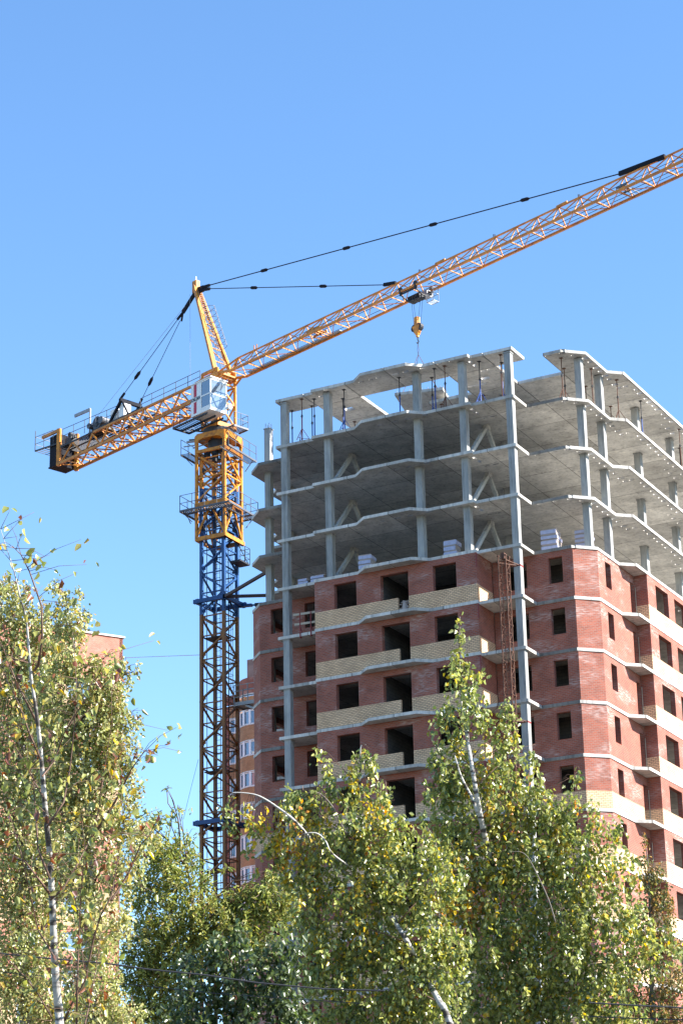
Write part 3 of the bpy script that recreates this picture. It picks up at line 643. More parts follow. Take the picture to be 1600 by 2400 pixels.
mb.bar(Q(-2.0, .8, 1.75), Q(-2.0, 2.15, 1.75), .08, .12); mb.bar(Q(-2.0, .8, 1.3), Q(.4, .8, .7), .07); mb.bar(Q(-1.8, .8, 1.9), Q(.3, .8, 1.1), .1); mb.bar(Q(-1.6, .4, 1.2), Q(.3, .4, .9), .12)
r_ = MB()
for u in (-1.95, -1.3, -.65): r_.bar(Q(u, 2.15, 1.75), Q(u, 2.15, 2.8), .03)
for h in (2.3, 2.8): r_.bar(Q(-1.95, 2.15, h), Q(-.3, 2.15, h), .026)
w_ = mb.build('service_platform', 'dark', CRN); r_.build('railing', 'dark', w_)
mb = MB(); mb.bar(Q(-1.6, 1.3, .9), Q(-.3, .9, .75), .16, .1); mb.bar(Q(-1.5, .9, .55), Q(-.2, .6, .6), .06); mb.bar(Q(-1.7, 1.5, .55), Q(-.7, 1.1, .5), .06); mb.build('cable_reel_arm', 'steel', CRN)
# operator cab
ca, cb, cv0, cv1, cz0, cz1 = -.2, 1.72, .80, 2.15, 2.0, 4.12
def qbox(mb, u0, u1, v0, v1, z0, z1): mb.hexa([Q(u0, v0, z0), Q(u0, v1, z0), Q(u1, v1, z0), Q(u1, v0, z0), Q(u0, v0, z1), Q(u0, v1, z1), Q(u1, v1, z1), Q(u1, v0, z1)])
mb = MB(); cz0b = cz0
sl_ = .12                      # front slopes slightly
fr = lambda v, z: Q(cb-(0.10 if z < 3.0 else 0.0)*(3.0-z), v, z)
qbox(mb, ca, ca+.05, cv0, cv1, cz0, cz1); qbox(mb, ca+.05, cb, cv0, cv0+.05, cz0, cz1); qbox(mb, ca, cb+.08, cv0-.03, cv1+.04, cz1, cz1+.07); qbox(mb, ca, cb-.02, cv0, cv1, cz0-.06, cz0)
us, ue, uw = ca+.05, cb, ca+1.02
qbox(mb, us, uw, cv1-.05, cv1, cz0, cz1)                    # blank side panel
for z0, z1 in ((cz0, cz0+.28), (cz0+1.02, cz0+1.12), (cz1-.1, cz1)): qbox(mb, uw, ue, cv1-.05, cv1, z0, z1)
qbox(mb, ue-.07, ue, cv1-.06, cv1+.002, cz0, cz1); qbox(mb, ue-.07, ue+.002, cv0, cv0+.07, cz0, cz1)
for z0, z1 in ((cz0, cz0+.1), (cz0+1.0, cz0+1.08), (cz1-.12, cz1)): qbox(mb, ue-.05, ue+.003, cv0+.07, cv1-.06, z0, z1)
cab = mb.build('operator_cab', 'white', CRN)
mb = MB(); qbox(mb, uw+.04, ue-.09, cv1-.035, cv1-.015, cz0+.28, cz0+1.02); mb.build('side_window', 'cabglass', cab)
mb = MB(); qbox(mb, uw+.04, ue-.09, cv1-.035, cv1-.015, cz0+1.12, cz1-.1); mb.build('side_window', 'cabglass', cab)
mb = MB(); qbox(mb, ue-.04, ue-.02, cv0+.09, cv1-.08, cz0+.1, cz0+1.0); mb.build('front_window', 'cabglass', cab)
mb = MB(); qbox(mb, ue-.04, ue-.02, cv0+.09, cv1-.08, cz0+1.08, cz1-.12); mb.build('front_window', 'cabglass', cab)
mb = MB(); qbox(mb, ca+.28, ca+.56, cv1+.001, cv1+.006, cz0+.08, cz0+.86); qbox(mb, ca+.28, ca+.56, cv1+.001, cv1+.006, cz0+1.22, cz1-.04); mb.build('stripe', 'redst', cab)
tx = bpy.data.curves.new('t', 'FONT'); tx.body = 'DONG JIAN'; tx.size = .34; tx.align_x = 'CENTER'; tx.align_y = 'CENTER'; tx.extrude = .004; tx.shear = .25; tx.offset = .010
to = bpy.data.objects.new('t', tx); COL.objects.link(to); dg = bpy.context.evaluated_depsgraph_get(); me = bpy.data.meshes.new_from_object(to.evaluated_get(dg)); bpy.data.objects.remove(to)
c0 = Q(ca+.42, cv1+.008, cz0+1.04)
mw = Matrix.Translation(c0) @ Matrix(((UD.x, 0, VD.x, 0), (UD.y, 0, VD.y, 0), (0, 1, 0, 0), (0, 0, 0, 1))) @ Matrix.Diagonal((.52, 1, 1, 1))
mb = MB(); mb.v = [tuple(mw @ v.co) for v in me.vertices]; mb.f = [tuple(p.vertices) for p in me.polygons]; mb.uv = [None]*len(mb.f); mb.mi = [0]*len(mb.f); mb.build('lettering', 'ink', cab)
mb = MB(); c1 = Q(cb+.0, cv0-.18, cz0+.45); mb.tube([c1, c1+UD*.16], .17, 14); mb.tube([c1-Vector((0, 0, .5)), c1], .02, 5); mb.build('floodlight', 'white', CRN)
# jib: triangular lattice, chords at z 4.88 and 5.98
zb_, zt_, BV = 4.88, 5.98, 1.62; u0 = 1.95; NB = 32; hv = .70
def jibsec(i0, i1, first=False):
    mb = MB(); c = lambda u: hv if u < 10 else .70-.10*min(1, (u-10)/15)
    ua = u0+i0*BV; ub = u0+i1*BV
    for i in range(i0, i1):
        a = u0+i*BV; b_ = a+BV; md = (a+b_)/2; va, vb = c(a), c(b_)
        mb.bar(Q(a, 0, zt_), Q(b_, 0, zt_), .085)
        for s_ in (-1, 1):
            mb.bar(Q(a, s_*va, zb_), Q(b_, s_*vb, zb_), .12, .13)
            mb.bar(Q(a, 0, zt_), Q(a, s_*va, zb_), .055)
            if s_ > 0: mb.bar(Q(a, va, zb_), Q(b_, 0, zt_), .05)
            else: mb.bar(Q(a, 0, zt_), Q(b_, -vb, zb_), .05)
        mb.bar(Q(a, -va, zb_), Q(a, va, zb_), .05); mb.bar(Q(a, -va if i % 2 else va, zb_), Q(b_, vb if i % 2 else -vb, zb_), .04)
    mb.build('jib_section', 'jib', CRN)
mb = MB(); mb.bar(Q(.75, .72, 5.15), Q(u0, .7, zb_), .14); mb.bar(Q(.75, -.72, 5.15), Q(u0, -.7, zb_), .14); mb.bar(Q(.6, .5, 5.3), Q(u0, 0, zt_), .09); mb.bar(Q(.6, -.5, 5.3), Q(u0, 0, zt_), .09); mb.bar(Q(.9, .7, 5.1), Q(.9, -.7, 5.1), .1); mb.build('jib_root', 'crane', CRN)
for i in range(0, NB, 4): jibsec(i, min(NB, i+4))
mb = MB()
for u, h, w_ in ((3.5, .35, .05), (20.2, .2, .3), (29.8, .2, .3)):
    if u < 5: mb.bar(Q(u, .0, zt_), Q(u, .0, zt_+h), .05); mb.bar(Q(u+.25, 0, zt_), Q(u+.25, 0, zt_+h), .05)
    else: mb.bar(Q(u-.4, .04, zt_+.03), Q(u+.4, .04, zt_+.05), .08, .15)
mb.build('rope_guide', 'crane', CRN)
for u, k_ in ((9.6, 1.0), (34.5, .6)):
    mb = MB(); mb.bar(Q(u-.6*k_, .5, 5.15), Q(u+.6*k_, .5, 5.15), .08, .16*k_); mb.bar(Q(u-.6*k_, -.1, 5.08), Q(u+.6*k_, -.1, 5.08), .08, .14*k_); mb.tube([Q(u, -.15, 5.2), Q(u, .55, 5.2)], .13*k_, 10)
    for q in (-.5, 0, .5): mb.bar(Q(u+q*k_, -.6, 5.0), Q(u+q*k_, .6, 5.0), .05)
    mb.build('trolley_winch', 'crane' if k_ == 1 else 'dsteel', CRN)
mb = MB()
for u in (18.4, 24.5, 31): mb.tube([Q(u, 0, zt_), Q(u, 0, zt_+.22)], .03, 6); mb.tube([Q(u+.1, 0, zt_), Q(u+.1, 0, zt_+.18)], .025, 6)
mb.build('clamp', 'dark', CRN)
mb = MB(); mb.tube([Q(2, .15, 5.15), Q(17.6, .15, 5.0)], .018, 5); mb.tube([Q(19, -.1, 5.05), Q(50, -.1, 5.05)], .018, 5); mb.tube([Q(2, .4, 5.35), Q(50, .35, 5.3)], .016, 5); mb.tube([Q(2, -.35, 4.95), Q(50, -.35, 4.98)], .016, 5); mb.build('trolley_rope', 'black', CRN)
mb = MB(); mb.bar(Q(2.4, -.55, 4.93), Q(11, -.55, 4.93), .3, .03); mb.build('jib_walkway', 'steel', CRN)
# tower head
mb = MB(); AP = (-2.3, 12.65)
for s_ in (-1, 1): mb.bar(Q(.5, s_*.72, 5.35), Q(AP[0], s_*.10, AP[1]), .26, .22)
for f in (.12, .27, .42, .55, .66, .76, .85):
    p = [Q(.5+(AP[0]-.5)*f, s_*(.72-.62*f), 5.35+(AP[1]-5.35)*f) for s_ in (-1, 1)]; f2 = f+.13
    q = [Q(.5+(AP[0]-.5)*f2, s_*(.72-.62*f2), 5.35+(AP[1]-5.35)*f2) for s_ in (-1, 1)]
    mb.bar(p[0], p[1], .07); mb.bar(p[0], q[1], .06)
mb.bar(Q(.5, -.8, 5.35), Q(.5, .8, 5.35), .22, .26)
qq = [Q(-2.3+d_, s_*.16, zz) for zz in (12.1, 12.95) for d_, s_ in ((-.2, -1), (-.2, 1), (.22, 1), (.22, -1))]; mb.hexa(qq)
mb.bar(Q(.6, .6, 5.3), Q(-1.2, .7, 5.0), .18)
mb.build('tower_head', 'crane', CRN)
mb = MB(); mb.tube([Q(-2.3, 0, 12.95), Q(-2.3, 0, 13.12)], .06, 8); mb.tube([Q(-2.3, 0, 13.12), Q(-2.3, 0, 13.3)], .035, 8); mb.build('beacon', 'white', CRN)
mb = MB()                       # ladder with safety hoops on the head
for f in np.linspace(.03, .9, 34):
    p = Q(.5+(AP[0]-.5)*f+.15, 0, 5.35+(AP[1]-5.35)*f); mb.bar(p-VD*.17, p+VD*.17, .022)
for s_ in (-.17, .17): mb.bar(Q(.65, s_, 5.35), Q(.65+(AP[0]-.5)*.93, s_, 5.35+(AP[1]-5.35)*.93), .03)
for f in np.linspace(.28, .72, 8):
    cpt = Vector(Q(.5+(AP[0]-.5)*f+.2, -.1, 5.35+(AP[1]-5.35)*f)); pts = [cpt+UD*(.75*math.sin(t_))-VD*(.33*math.cos(t_)) for t_ in np.linspace(0, math.pi, 8)]
    for p, q in zip(pts[:-1], pts[1:]): mb.bar(p, q, .022)
for t_ in (.9, 1.57, 2.3):
    e = [Vector(Q(.5+(AP[0]-.5)*f+.2, -.1, 5.35+(AP[1]-5.35)*f))+UD*(.75*math.sin(t_))-VD*(.33*math.cos(t_)) for f in (.28, .72)]; mb.bar(e[0], e[1], .022)
mb.build('head_ladder', 'dsteel', CRN)
# pendants
def pend(p, q, joints, r=.028):
    p = Vector(p); q = Vector(q); d = (q-p).normalized(); mb = MB(); mb.tube([p, q], r, 6)
    for f in joints:
        c = p+(q-p)*f; mb.tube([c-d*.38, c-d*.2, c+d*.2, c+d*.38], [.03, .11, .11, .03], 8)
    mb.build('pendant_bar', 'black', CRN)
fk = Q(-.87, 0, 12.16); fk2 = Q(-.87, 0, 11.9); hd = Q(-2.1, 0, 12.35)
mb = MB(); mb.bar(hd, fk, .12, .16); mb.bar(hd-Vector((0, 0, .15)), fk2, .12, .18); mb.bar(Q(-2.1, 0, 12.2), Q(-1.5, 0, 12.15), .14, .42)
fr_ = Q(-3.65, 0, 11.15); mb.bar(Q(-2.35, 0, 12.15), fr_, .14, .26); mb.bar(fr_, fr_+(Q(-4.1, .12, 10.75)-Q(-3.65, 0, 11.15)), .1, .14); mb.bar(fr_, fr_+(Q(-3.95, -.12, 10.65)-Q(-3.65, 0, 11.15)), .1, .14)
mb.build('pendant_fork', 'black', CRN)
e1 = Q(15.4, 0, 6.28); pend(fk2, e1, (.27, .67)); mb = MB(); mb.bar(e1, Q(16.4, 0, 6.05), .14, .2); mb.build('pendant_plate', 'black', CRN)
e2 = Q(34.0, 0, 6.27); pend(fk, e2, (.155, .375, .59, .80), .034); mb = MB(); mb.bar(e2, Q(37.2, 0, 5.98+.05), .14, .26); mb.build('pendant_plate', 'black', CRN)
for s_ in (1, -1):
    a0 = Q(-4.1, .12*s_, 10.72); b0 = Q(-9.25, .8*s_, 6.5); pend(a0, b0, (.70,) if s_ > 0 else (.72,), .022)
    mb = MB(); d = (a0-b0).normalized(); mb.bar(b0, b0+d*.5, .1, .14); mb.build('pendant_plate', 'black', CRN)
mb = MB(); mb.tube([Q(-3.2, .2, 11.4), Q(-13.5, .35, 5.7)], .012, 5); mb.build('hoist_line', 'steel', CRN)
mb = MB(); mb.tube([Q(-2.55, .3, 12.0), Q(-2.5, .3, 5.2)], .01, 5); mb.build('signal_line', 'steel', CRN)
# counter-jib
mb = MB(); CV = .76; cz, ct = 3.85, 5.0
for s_ in (-1, 1):
    mb.bar(Q(-.6, s_*CV, cz+.05), Q(-16.2, s_*CV, cz), .15, .17); mb.bar(Q(-1.2, s_*CV, ct), Q(-12.3, s_*CV, ct), .14, .15)
    u = -1.0; i = 0
    while u > -12.2:
        nu = u-.95
        mb.bar(Q(u, s_*CV, cz if i % 2 else ct), Q(nu, s_*CV, ct if i % 2 else cz), .09); 
        u = nu; i += 1
    mb.bar(Q(-12.3, s_*CV, ct), Q(-13.1, s_*CV, cz), .1); mb.bar(Q(-15.9, s_*CV, cz), Q(-14.6, s_*CV, ct), .09); mb.bar(Q(-14.6, s_*CV, ct), Q(-13.4, s_*CV, cz), .09)
u = -1.0; i = 0
while u > -15.8:
    mb.bar(Q(u, -CV, cz), Q(u, CV, cz), .08); mb.bar(Q(u, -CV if i % 2 else CV, cz), Q(u-.95, CV if i % 2 else -CV, cz), .07)
    if u > -12: mb.bar(Q(u, -CV, ct), Q(u, CV, ct), .07); mb.bar(Q(u, -CV, cz), Q(u, CV, ct), .055)
    u -= .95; i += 1
for s_ in (-1, 1): mb.bar(Q(-16.15, s_*CV, 3.72), Q(-16.15, s_*CV, 6.46), .26, .22); mb.bar(Q(-16.15, s_*CV, 6.36), Q(-18.1, s_*CV, 6.4), .16, .2)
mb.bar(Q(-.75, CV, 5.05), Q(-1.4, CV, 5.0), .2, .22); mb.bar(Q(-.75, -CV, 5.05), Q(-1.4, -CV, 5.0), .2, .22)
mb.build('counter_jib', 'crane', CRN)
mb = MB()
for i in range(4): qbox(mb, -17.3+i*.0+.0, -16.35, -.72+i*.36, -.72+i*.36+.33, 3.95, 6.2)
qbox(mb, -17.36, -16.3, -.75, .75, 3.86, 3.94)
mb.build('counterweight', 'black', CRN)
mb = MB(); dz = 5.1          # deck gratings and end platform
u = -15.9
while u < -12.3: mb.bar(Q(u, -.8, dz-.05), Q(u, .8, dz-.05), .05, .05); u += .16
for v in (-.8, 0, .8): mb.bar(Q(-15.9, v, dz-.08), Q(-12.2, v, dz-.08), .06, .1)
u = -12.2
while u < -6.8: mb.bar(Q(u, -.6, dz+.02), Q(u, .8, dz+.02), .05, .04); u += .3
for v in (-.6, .8): mb.bar(Q(-12.3, v, dz+.02), Q(-6.8, v, dz+.02), .07, .1); mb.bar(Q(-18.9, v, 5.62), Q(-15.9, v, 5.35), .06, .1)
u = -18.9
while u < -15.9: mb.bar(Q(u, -.7, 5.62-(u+18.9)*.09), Q(u, .8, 5.62-(u+18.9)*.09), .04); u += .35
mb.build('deck', 'dark', CRN)
mb = MB()
def rail(us, v, zr, zb2, h, mb=mb):
    for a, b_ in zip(us[:-1], us[1:]): 
        for f in (1, .5): mb.bar(Q(a, v, zr(a)+h*f), Q(b_, v, zr(b_)+h*f), .03)
    for a in us: mb.bar(Q(a, v, zr(a)), Q(a, v, zr(a)+h), .03)
rail(list(np.linspace(-7.2, -1.0, 6)), .72, lambda u: 5.02, 0, .85); rail(list(np.linspace(-15.8, -9.6, 6)), .72, lambda u: 5.15+(.03*(-9.6-u)), 0, 1.0)
rail([-18.9, -17.9, -16.8], .78, lambda u: 5.62-(u+18.9)*.05, 0, 1.05); rail(list(np.linspace(-14, -1.2, 8)), -.8, lambda u: 5.05, 0, 1.0); rail([-8.7, -7.6], -.8, lambda u: 5.05, 0, 1.0)
for h in (.5, 1.05): mb.bar(Q(-18.9, .78, 5.62+h), Q(-18.9, -.7, 5.62+h), .03)
mb.bar(Q(-18.9, -.7, 5.62), Q(-18.9, -.7, 6.67), .03); mb.tube([Q(-18.92, .78, 5.6), Q(-18.92, .78, 7.15)], .03, 6)
mb.build('railing', 'dsteel', CRN)
mb = MB(); mb.bar(Q(-9.2, .9, 6.38), Q(-9.2, -.9, 6.38), .22, .24); mb.bar(Q(-9.2, .78, 6.38), Q(-10.4, .78, 5.15), .16, .16); mb.bar(Q(-9.2, -.78, 6.38), Q(-10.4, -.78, 5.15), .16, .16); mb.bar(Q(-9.1, .78, 6.3), Q(-8.4, .78, 5.1), .1); mb.bar(Q(-9.1, -.78, 6.3), Q(-8.4, -.78, 5.1), .1); mb.build('pendant_frame', 'black', CRN)
mb = MB(); mb.tube([Q(-13.4, .2, 5.1), Q(-13.4, .2, 7.25)], .07, 8); mb.bar(Q(-13.4, .2, 7.2), Q(-14.75, .5, 7.05), .1, .22); mb.build('davit', 'steel', CRN)
mb = MB(); qbox(mb, -13.2, -11.4, -.45, .5, 5.15, 5.32); mb.tube([Q(-12.2, -.5, 5.75), Q(-12.2, .55, 5.75)], .36, 16); mb.tube([Q(-12.2, .45, 5.75), Q(-12.2, .55, 5.75)], .46, 16); mb.tube([Q(-11.5, .0, 5.7), Q(-11.5, .75, 5.7)], .26, 14); qbox(mb, -13.1, -12.75, -.2, .3, 5.32, 5.95); mb.tube([Q(-12.9, .0, 5.7), Q(-12.9, .7, 5.7)], .2, 10); mb.build('hoist_winch', 'dsteel', CRN)
mb = MB(); qbox(mb, -10.6, -9.9, .1, .6, 5.15, 6.1); mb.build('electric_cabinet', 'white', CRN)
mb = MB(); qbox(mb, -9.5, -9.0, .1, .7, 5.15, 6.15); mb.build('electric_cabinet', 'white', CRN)
mb = MB(); qbox(mb, -15.7, -15.0, .1, .6, 5.1, 5.6); mb.tube([Q(-15.2, .2, 5.8), Q(-15.2, .6, 5.8)], .18, 8); mb.bar(Q(-15.9, .3, 5.5), Q(-14.6, .5, 5.5), .12); mb.build('rope_drum', 'dark', CRN)
# trolley, hoist ropes, hook block
mb = MB(); tu = 18.1
for v in (.62, -.62):
    mb.bar(Q(tu-.7, v, 4.72), Q(tu+.7, v, 4.72), .07, .1)
for u in (tu-.65, tu+.6):
    for v in (.66, -.66): mb.tube([Q(u, v-.07, 5.02), Q(u, v+.07, 5.02)], .12, 10); mb.bar(Q(u, v, 4.6), Q(u, v, 5.15), .12, .1); mb.tube([Q(u, v-.07, 4.8), Q(u, v+.07, 4.8)], .08, 8)
    mb.bar(Q(u, .66, 4.7), Q(u, .1, 4.42), .07); mb.bar(Q(u, -.66, 4.7), Q(u, -.1, 4.42), .07)
qbox(mb, tu-.55, tu+.45, -.3, .2, 4.3, 4.62)
for u in (tu-.35, tu, tu+.3): mb.tube([Q(u, -.25, 4.4), Q(u, .2, 4.4)], .16, 12)
mb.build('trolley', 'dark', CRN)
mb = MB()                    # maintenance basket hanging from the trolley
bu0, bu1, bv0, bv1, bz = tu+.75, tu+1.3, -.55, -.12, 3.9
for u in (bu0, bu1):
    for v in (bv0, bv1): mb.bar(Q(u, v, bz), Q(u, v, 4.75), .03)
for zz in (bz, bz+.5, 4.75):
    for p, q in (((bu0, bv0), (bu1, bv0)), ((bu1, bv0), (bu1, bv1)), ((bu1, bv1), (bu0, bv1)), ((bu0, bv1), (bu0, bv0))): mb.bar(Q(*p, zz), Q(*q, zz), .03)
for u in np.linspace(bu0, bu1, 6): mb.bar(Q(u, bv0, bz), Q(u, bv1, bz), .02)
qbox(mb, tu-.1, tu+.5, -.9, -.4, 4.6, 4.95)
mb.build('maintenance_basket', 'steel', CRN)
hz = 1.88
mb = MB()
for (u1_, v1_, u2_, v2_) in ((tu-.4, .0, tu-.22, .05), (tu-.35, -.1, tu-.12, -.05), (tu+.35, .0, tu+.12, .05), (tu+.42, -.1, tu+.25, -.05)): mb.tube([Q(u1_, v1_, 4.35), Q(u2_, v2_, 2.75)], .010, 5)
mb.build('hoist_rope', 'black', CRN)
mb = MB(); qbox(mb, tu-.13, tu+.13, -.13, .13, 2.62, 3.18)
qbox(mb, tu-.22, tu-.14, -.1, .1, 2.2, 2.75); qbox(mb, tu+.14, tu+.22, -.1, .1, 2.2, 2.75)
mb.hexa([Q(tu-.1, -.1, 2.05), Q(tu-.1, .1, 2.05), Q(tu+.1, .1, 2.05), Q(tu+.1, -.1, 2.05), Q(tu-.3, -.16, 2.6), Q(tu-.3, .16, 2.6), Q(tu+.3, .16, 2.6), Q(tu+.3, -.16, 2.6)])
qbox(mb, tu-.07, tu+.07, -.07, .07, 1.9, 2.08)
hb_ = mb.build('hook_block', 'crane', CRN)
mb = MB()
for u in (tu-.19, tu+.19): mb.tube([Q(u, -.12, 2.5), Q(u, .12, 2.5)], .23, 14)
mb.build('sheave', 'dark', hb_)
mb = MB(); mb.tube([Q(tu, 0, 1.92), Q(tu, 0, 1.72), Q(tu+.07, 0, 1.62), Q(tu+.02, 0, 1.5), Q(tu-.07, 0, 1.53), Q(tu-.08, 0, 1.6)], .035, 6); mb.build('hook', 'dark', hb_)
hookpt = CAM+(Q(tu, 0, 1.5)-CAM)*1.05
KC[0] = 1.0
# lifted panel and slings
pc = Vector((-8.30, 5.55, 0)); th = math.radians(13); zp = .30
PR2 = lambda a, b, z: Vector((pc.x+a*math.cos(th)-b*math.sin(th), pc.y+a*math.sin(th)+b*math.cos(th), z))
mb = MB(); mb.hexa([PR2(a, b, z) for z in (zp, zp+.18) for a, b in ((-1.5, -1.5), (1.5, -1.5), (1.5, 1.5), (-1.5, 1.5))])
pn = tag(mb.build('concrete_panel', 'slabk'), 'square concrete floor panel hanging from the crane slings above the roof', 'panel')
mb = MB()
for a in np.linspace(-1.35, 1.35, 8): p = PR2(a, -1.5, zp+.18); q = PR2(1.5, a, zp+.18); mb.bar(p, p+Vector((0, 0, .12)), .03); mb.bar(q, q+Vector((0, 0, .12)), .03)
mb.build('rebar_loop', 'steel', pn).location = (0, 0, 0)
mb = MB(); ring = hookpt+Vector((0, 0, -.15)); kn = hookpt+Vector((0, 0, -.75))
for dx in (-.05, .05): mb.tube([hookpt, kn+Vector((dx, 0, .3)), kn], .012, 5)
for a, b in ((-1.1, -1.1), (1.1, -1.1), (1.1, 1.1), (-1.1, 1.1)): mb.tube([kn, PR2(a, b, zp+.2)], .014, 5)
tag(mb.build('lifting_sling', 'rust', base=tuple(hookpt+Vector((0, 0, H0)))), 'four legged wire sling hanging from the yellow hook block', 'sling')

# gangway between mast and building
t = thing('gangway', 'grey steel gangway with railing between the mast and the building', 'gangway', (-24.4, 12.6, -14.9))
mb = MB(); g0 = Vector((-25.6, 12.3, -14.75)); g1 = Vector((-19.6, 12.3, -14.75))
mb.box(g0.x, g1.x, 11.8, 12.9, -14.9, -14.82); mb.bar((g0.x, 11.8, -14.86), (g1.x, 11.8, -14.86), .1, .24); mb.bar((g0.x, 12.9, -14.86), (g1.x, 12.9, -14.86), .1, .24)
for i in range(8): mb.bar((g0.x+i*.8, 11.8, -14.95), (g0.x+i*.8, 12.9, -14.95), .08, .1)
mb.bar((-21.7, 11.9, -16.4), (-24.8, 11.9, -15), .12); mb.build('deck', 'steel', t)
mb = MB()
for y in (11.8, 12.9):
    for i in range(7): mb.bar((g0.x+i*1.0, y, -14.8), (g0.x+i*1.0, y, -13.55), .045)
    for h in (-13.6, -14.0, -14.4): mb.bar((g0.x, y, h), (g1.x, y, h), .04)
mb.build('railing', 'steel', t)

# ------------------------------------------------------------------ neighbouring buildings
def dirn(a): a = Vector((*a, 0)); return a.normalized()
# left brick tower block
LB = thing('brick_apartment_block', 'sunlit red brick apartment block with yellow bands behind the left trees', 'building', (-58, 50, -H0))
cn = Vector((-56.82, 46.06)); cn = Vector((-56.82, 46.06)); tr_ = 3.67
e0 = (-56.82, 46.06); fd = Vector((-59.44+56.82, 41.86-46.06)).normalized(); L1 = 26.0
e1_ = (e0[0]+fd.x*L1, e0[1]+fd.y*L1); nd = Vector((-fd.y, fd.x)); 
if nd.dot(Vector((-1, 1))) < 0: nd = -nd
e2_ = (e1_[0]+nd.x*16, e1_[1]+nd.y*16); e3_ = (e0[0]+nd.x*16, e0[1]+nd.y*16)
red = MB(); yel = MB(); WL = []
for j in range(0, 20):
    fl = tr_-3.9-3.0*(j+1)+.0; ce = fl+3.0
    if fl < -H0: break
    hs = [(a, b, fl+1.0, fl+2.5) for a, b in ((2.5, 5.0), (7.2, 8.8), (11, 12.6), (15, 17), (20, 22))]
    yb = (j % 3 == 0)
    q = MB(); q.wall(e1_, e0, fl, ce, .3, [(L1-b, L1-a, c, d) for a, b, c, d in hs]); q.build('yellow_wall' if yb else 'front_wall', 'yellow' if yb else 'red_sunlit', LB)
    red.wall(e0, e3_, fl, ce, .3, []); red.wall(e2_, e1_, fl, ce, .3, [])
    WL += [(a, b, c, d) for a, b, c, d in hs]
red.wall(e1_, e0, tr_-3.9, tr_-.15, .3); red.wall(e0, e3_, tr_-3.9, tr_-.15, .3); red.wall(e2_, e1_, tr_-3.9, tr_-.15, .3)
red.build('red_wall', 'red_sunlit', LB)
mb = MB(); o = .12
pl4 = [e1_, e0, e3_, e2_]; ctr = Vector((sum(p[0] for p in pl4)/4, sum(p[1] for p in pl4)/4))
pl4 = [tuple(Vector(p)+(Vector(p)-ctr).normalized()*.2) for p in pl4]; mb.prism(pl4, tr_-.15, tr_); mb.build('roof', 'trim', LB)
b0 = (e0[0]+fd.x*12, e0[1]+fd.y*12); b1 = (e0[0]+fd.x*25, e0[1]+fd.y*25)
mb = MB(); mb.prism([b1, b0, (b0[0]+nd.x*8, b0[1]+nd.y*8), (b1[0]+nd.x*8, b1[1]+nd.y*8)], tr_+.001, tr_+4.2); mb.build('roof_house', 'yellow', LB)
mb = MB(); bb = [b1, b0, (b0[0]+nd.x*8, b0[1]+nd.y*8), (b1[0]+nd.x*8, b1[1]+nd.y*8)]; cc = Vector((sum(p[0] for p in bb)/4, sum(p[1] for p in bb)/4)); mb.prism([tuple(Vector(p)+(Vector(p)-cc)*.04) for p in bb], tr_+4.2, tr_+4.5); mb.build('roof', 'trim', LB)
mb = MB(); mb.wall((b1[0]-nd.x*.03, b1[1]-nd.y*.03), (b0[0]-nd.x*.03, b0[1]-nd.y*.03), tr_+.3, tr_+1.6, .03); mb.build('red_wall', 'red_sunlit', LB)
def windows(parent, p0, dvec, L, rects, flip, cap=99):
    for (a, b, c, d) in rects[:cap]:
        n = Vector((-nd.x, -nd.y, 0)); dv = Vector((dvec.x, dvec.y, 0)); o_ = Vector((p0[0], p0[1], 0))-n*.12
        mb = MB(); P = lambda s_, z: o_+dv*s_+Vector((0, 0, z))
        for s_ in (a+.04, b-.04, (a+b)/2): mb.bar(P(s_, c), P(s_, d), .09, .09)
        for z in (c+.04, d-.04): mb.bar(P(a, z), P(b, z), .09, .09)
        w_ = mb.build('window', 'frame', parent)
        mb = MB(); mb.face([P(a, c)-n*.02, P(b, c)-n*.02, P(b, d)-n*.02, P(a, d)-n*.02]); mb.build('pane', 'glass', w_)
windows(LB, e0, fd, L1, WL, False, 60)
# rear block with round bay
RB = thing('round_bay_apartment_block', 'brick apartment block with white framed round bay windows behind the crane mast', 'building', (-58, 80, -H0))
bz = 5.2; pb = at(564, 1640, 226); BC = Vector((pb.x+2.35, pb.y+.3)); BRr = 2.3; wy_ = pb.y; xa = at(536, 1640, 226); xa = pb.x-1.3; xb = xa-.95
def arcwall(mb, c, r, a0, a1, z0, z1, n=14):
    for i in range(n):
        p = a0+(a1-a0)*i/n; q = a0+(a1-a0)*(i+1)/n
        P = lambda t_, z: (c.x+r*math.cos(t_), c.y+r*math.sin(t_), z)
        mb.face([P(p, z0), P(q, z0), P(q, z1), P(p, z1)], [(p*r, z0), (q*r, z0), (q*r, z1), (p*r, z1)])
red = MB(); yel = MB(); tr2 = MB(); A0, A1 = -math.pi*.98, .5
arcwall(red, BC, BRr, A0, A1, bz, bz+1.6); arcwall(tr2, BC, BRr+.12, A0, A1, bz-.25, bz-.01); red.wall((xb, wy_+.5), (pb.x+.1, wy_+.5), bz, bz+.9, .3)
RW = []
for j in range(0, 20):
    f = bz-3.0*(j+1)-.95
    if f < -H0: break
    top = bz if j == 0 else f+4.0
    yel = MB(); arcwall(yel, BC, BRr, A0, A1, f+2.45, min(f+3.95, bz-.25)); arcwall(tr2, BC, BRr+.06, A0, A1, f+2.33, f+2.45); arcwall(tr2, BC, BRr+.06, A0, A1, f+.87, f+.95)
    yel.wall((xa, wy_+.1), (pb.x+.05, wy_+.1), f+2.45, min(f+3.95, bz-.25), .3); tr2.wall((xa, wy_+.05), (pb.x+.05, wy_+.05), f+2.33, f+2.45, .3); tr2.wall((xa, wy_+.05), (pb.x+.05, wy_+.05), f+.87, f+.95, .3)
    yel.build('yellow_band', 'tan', RB); RW.append(f)
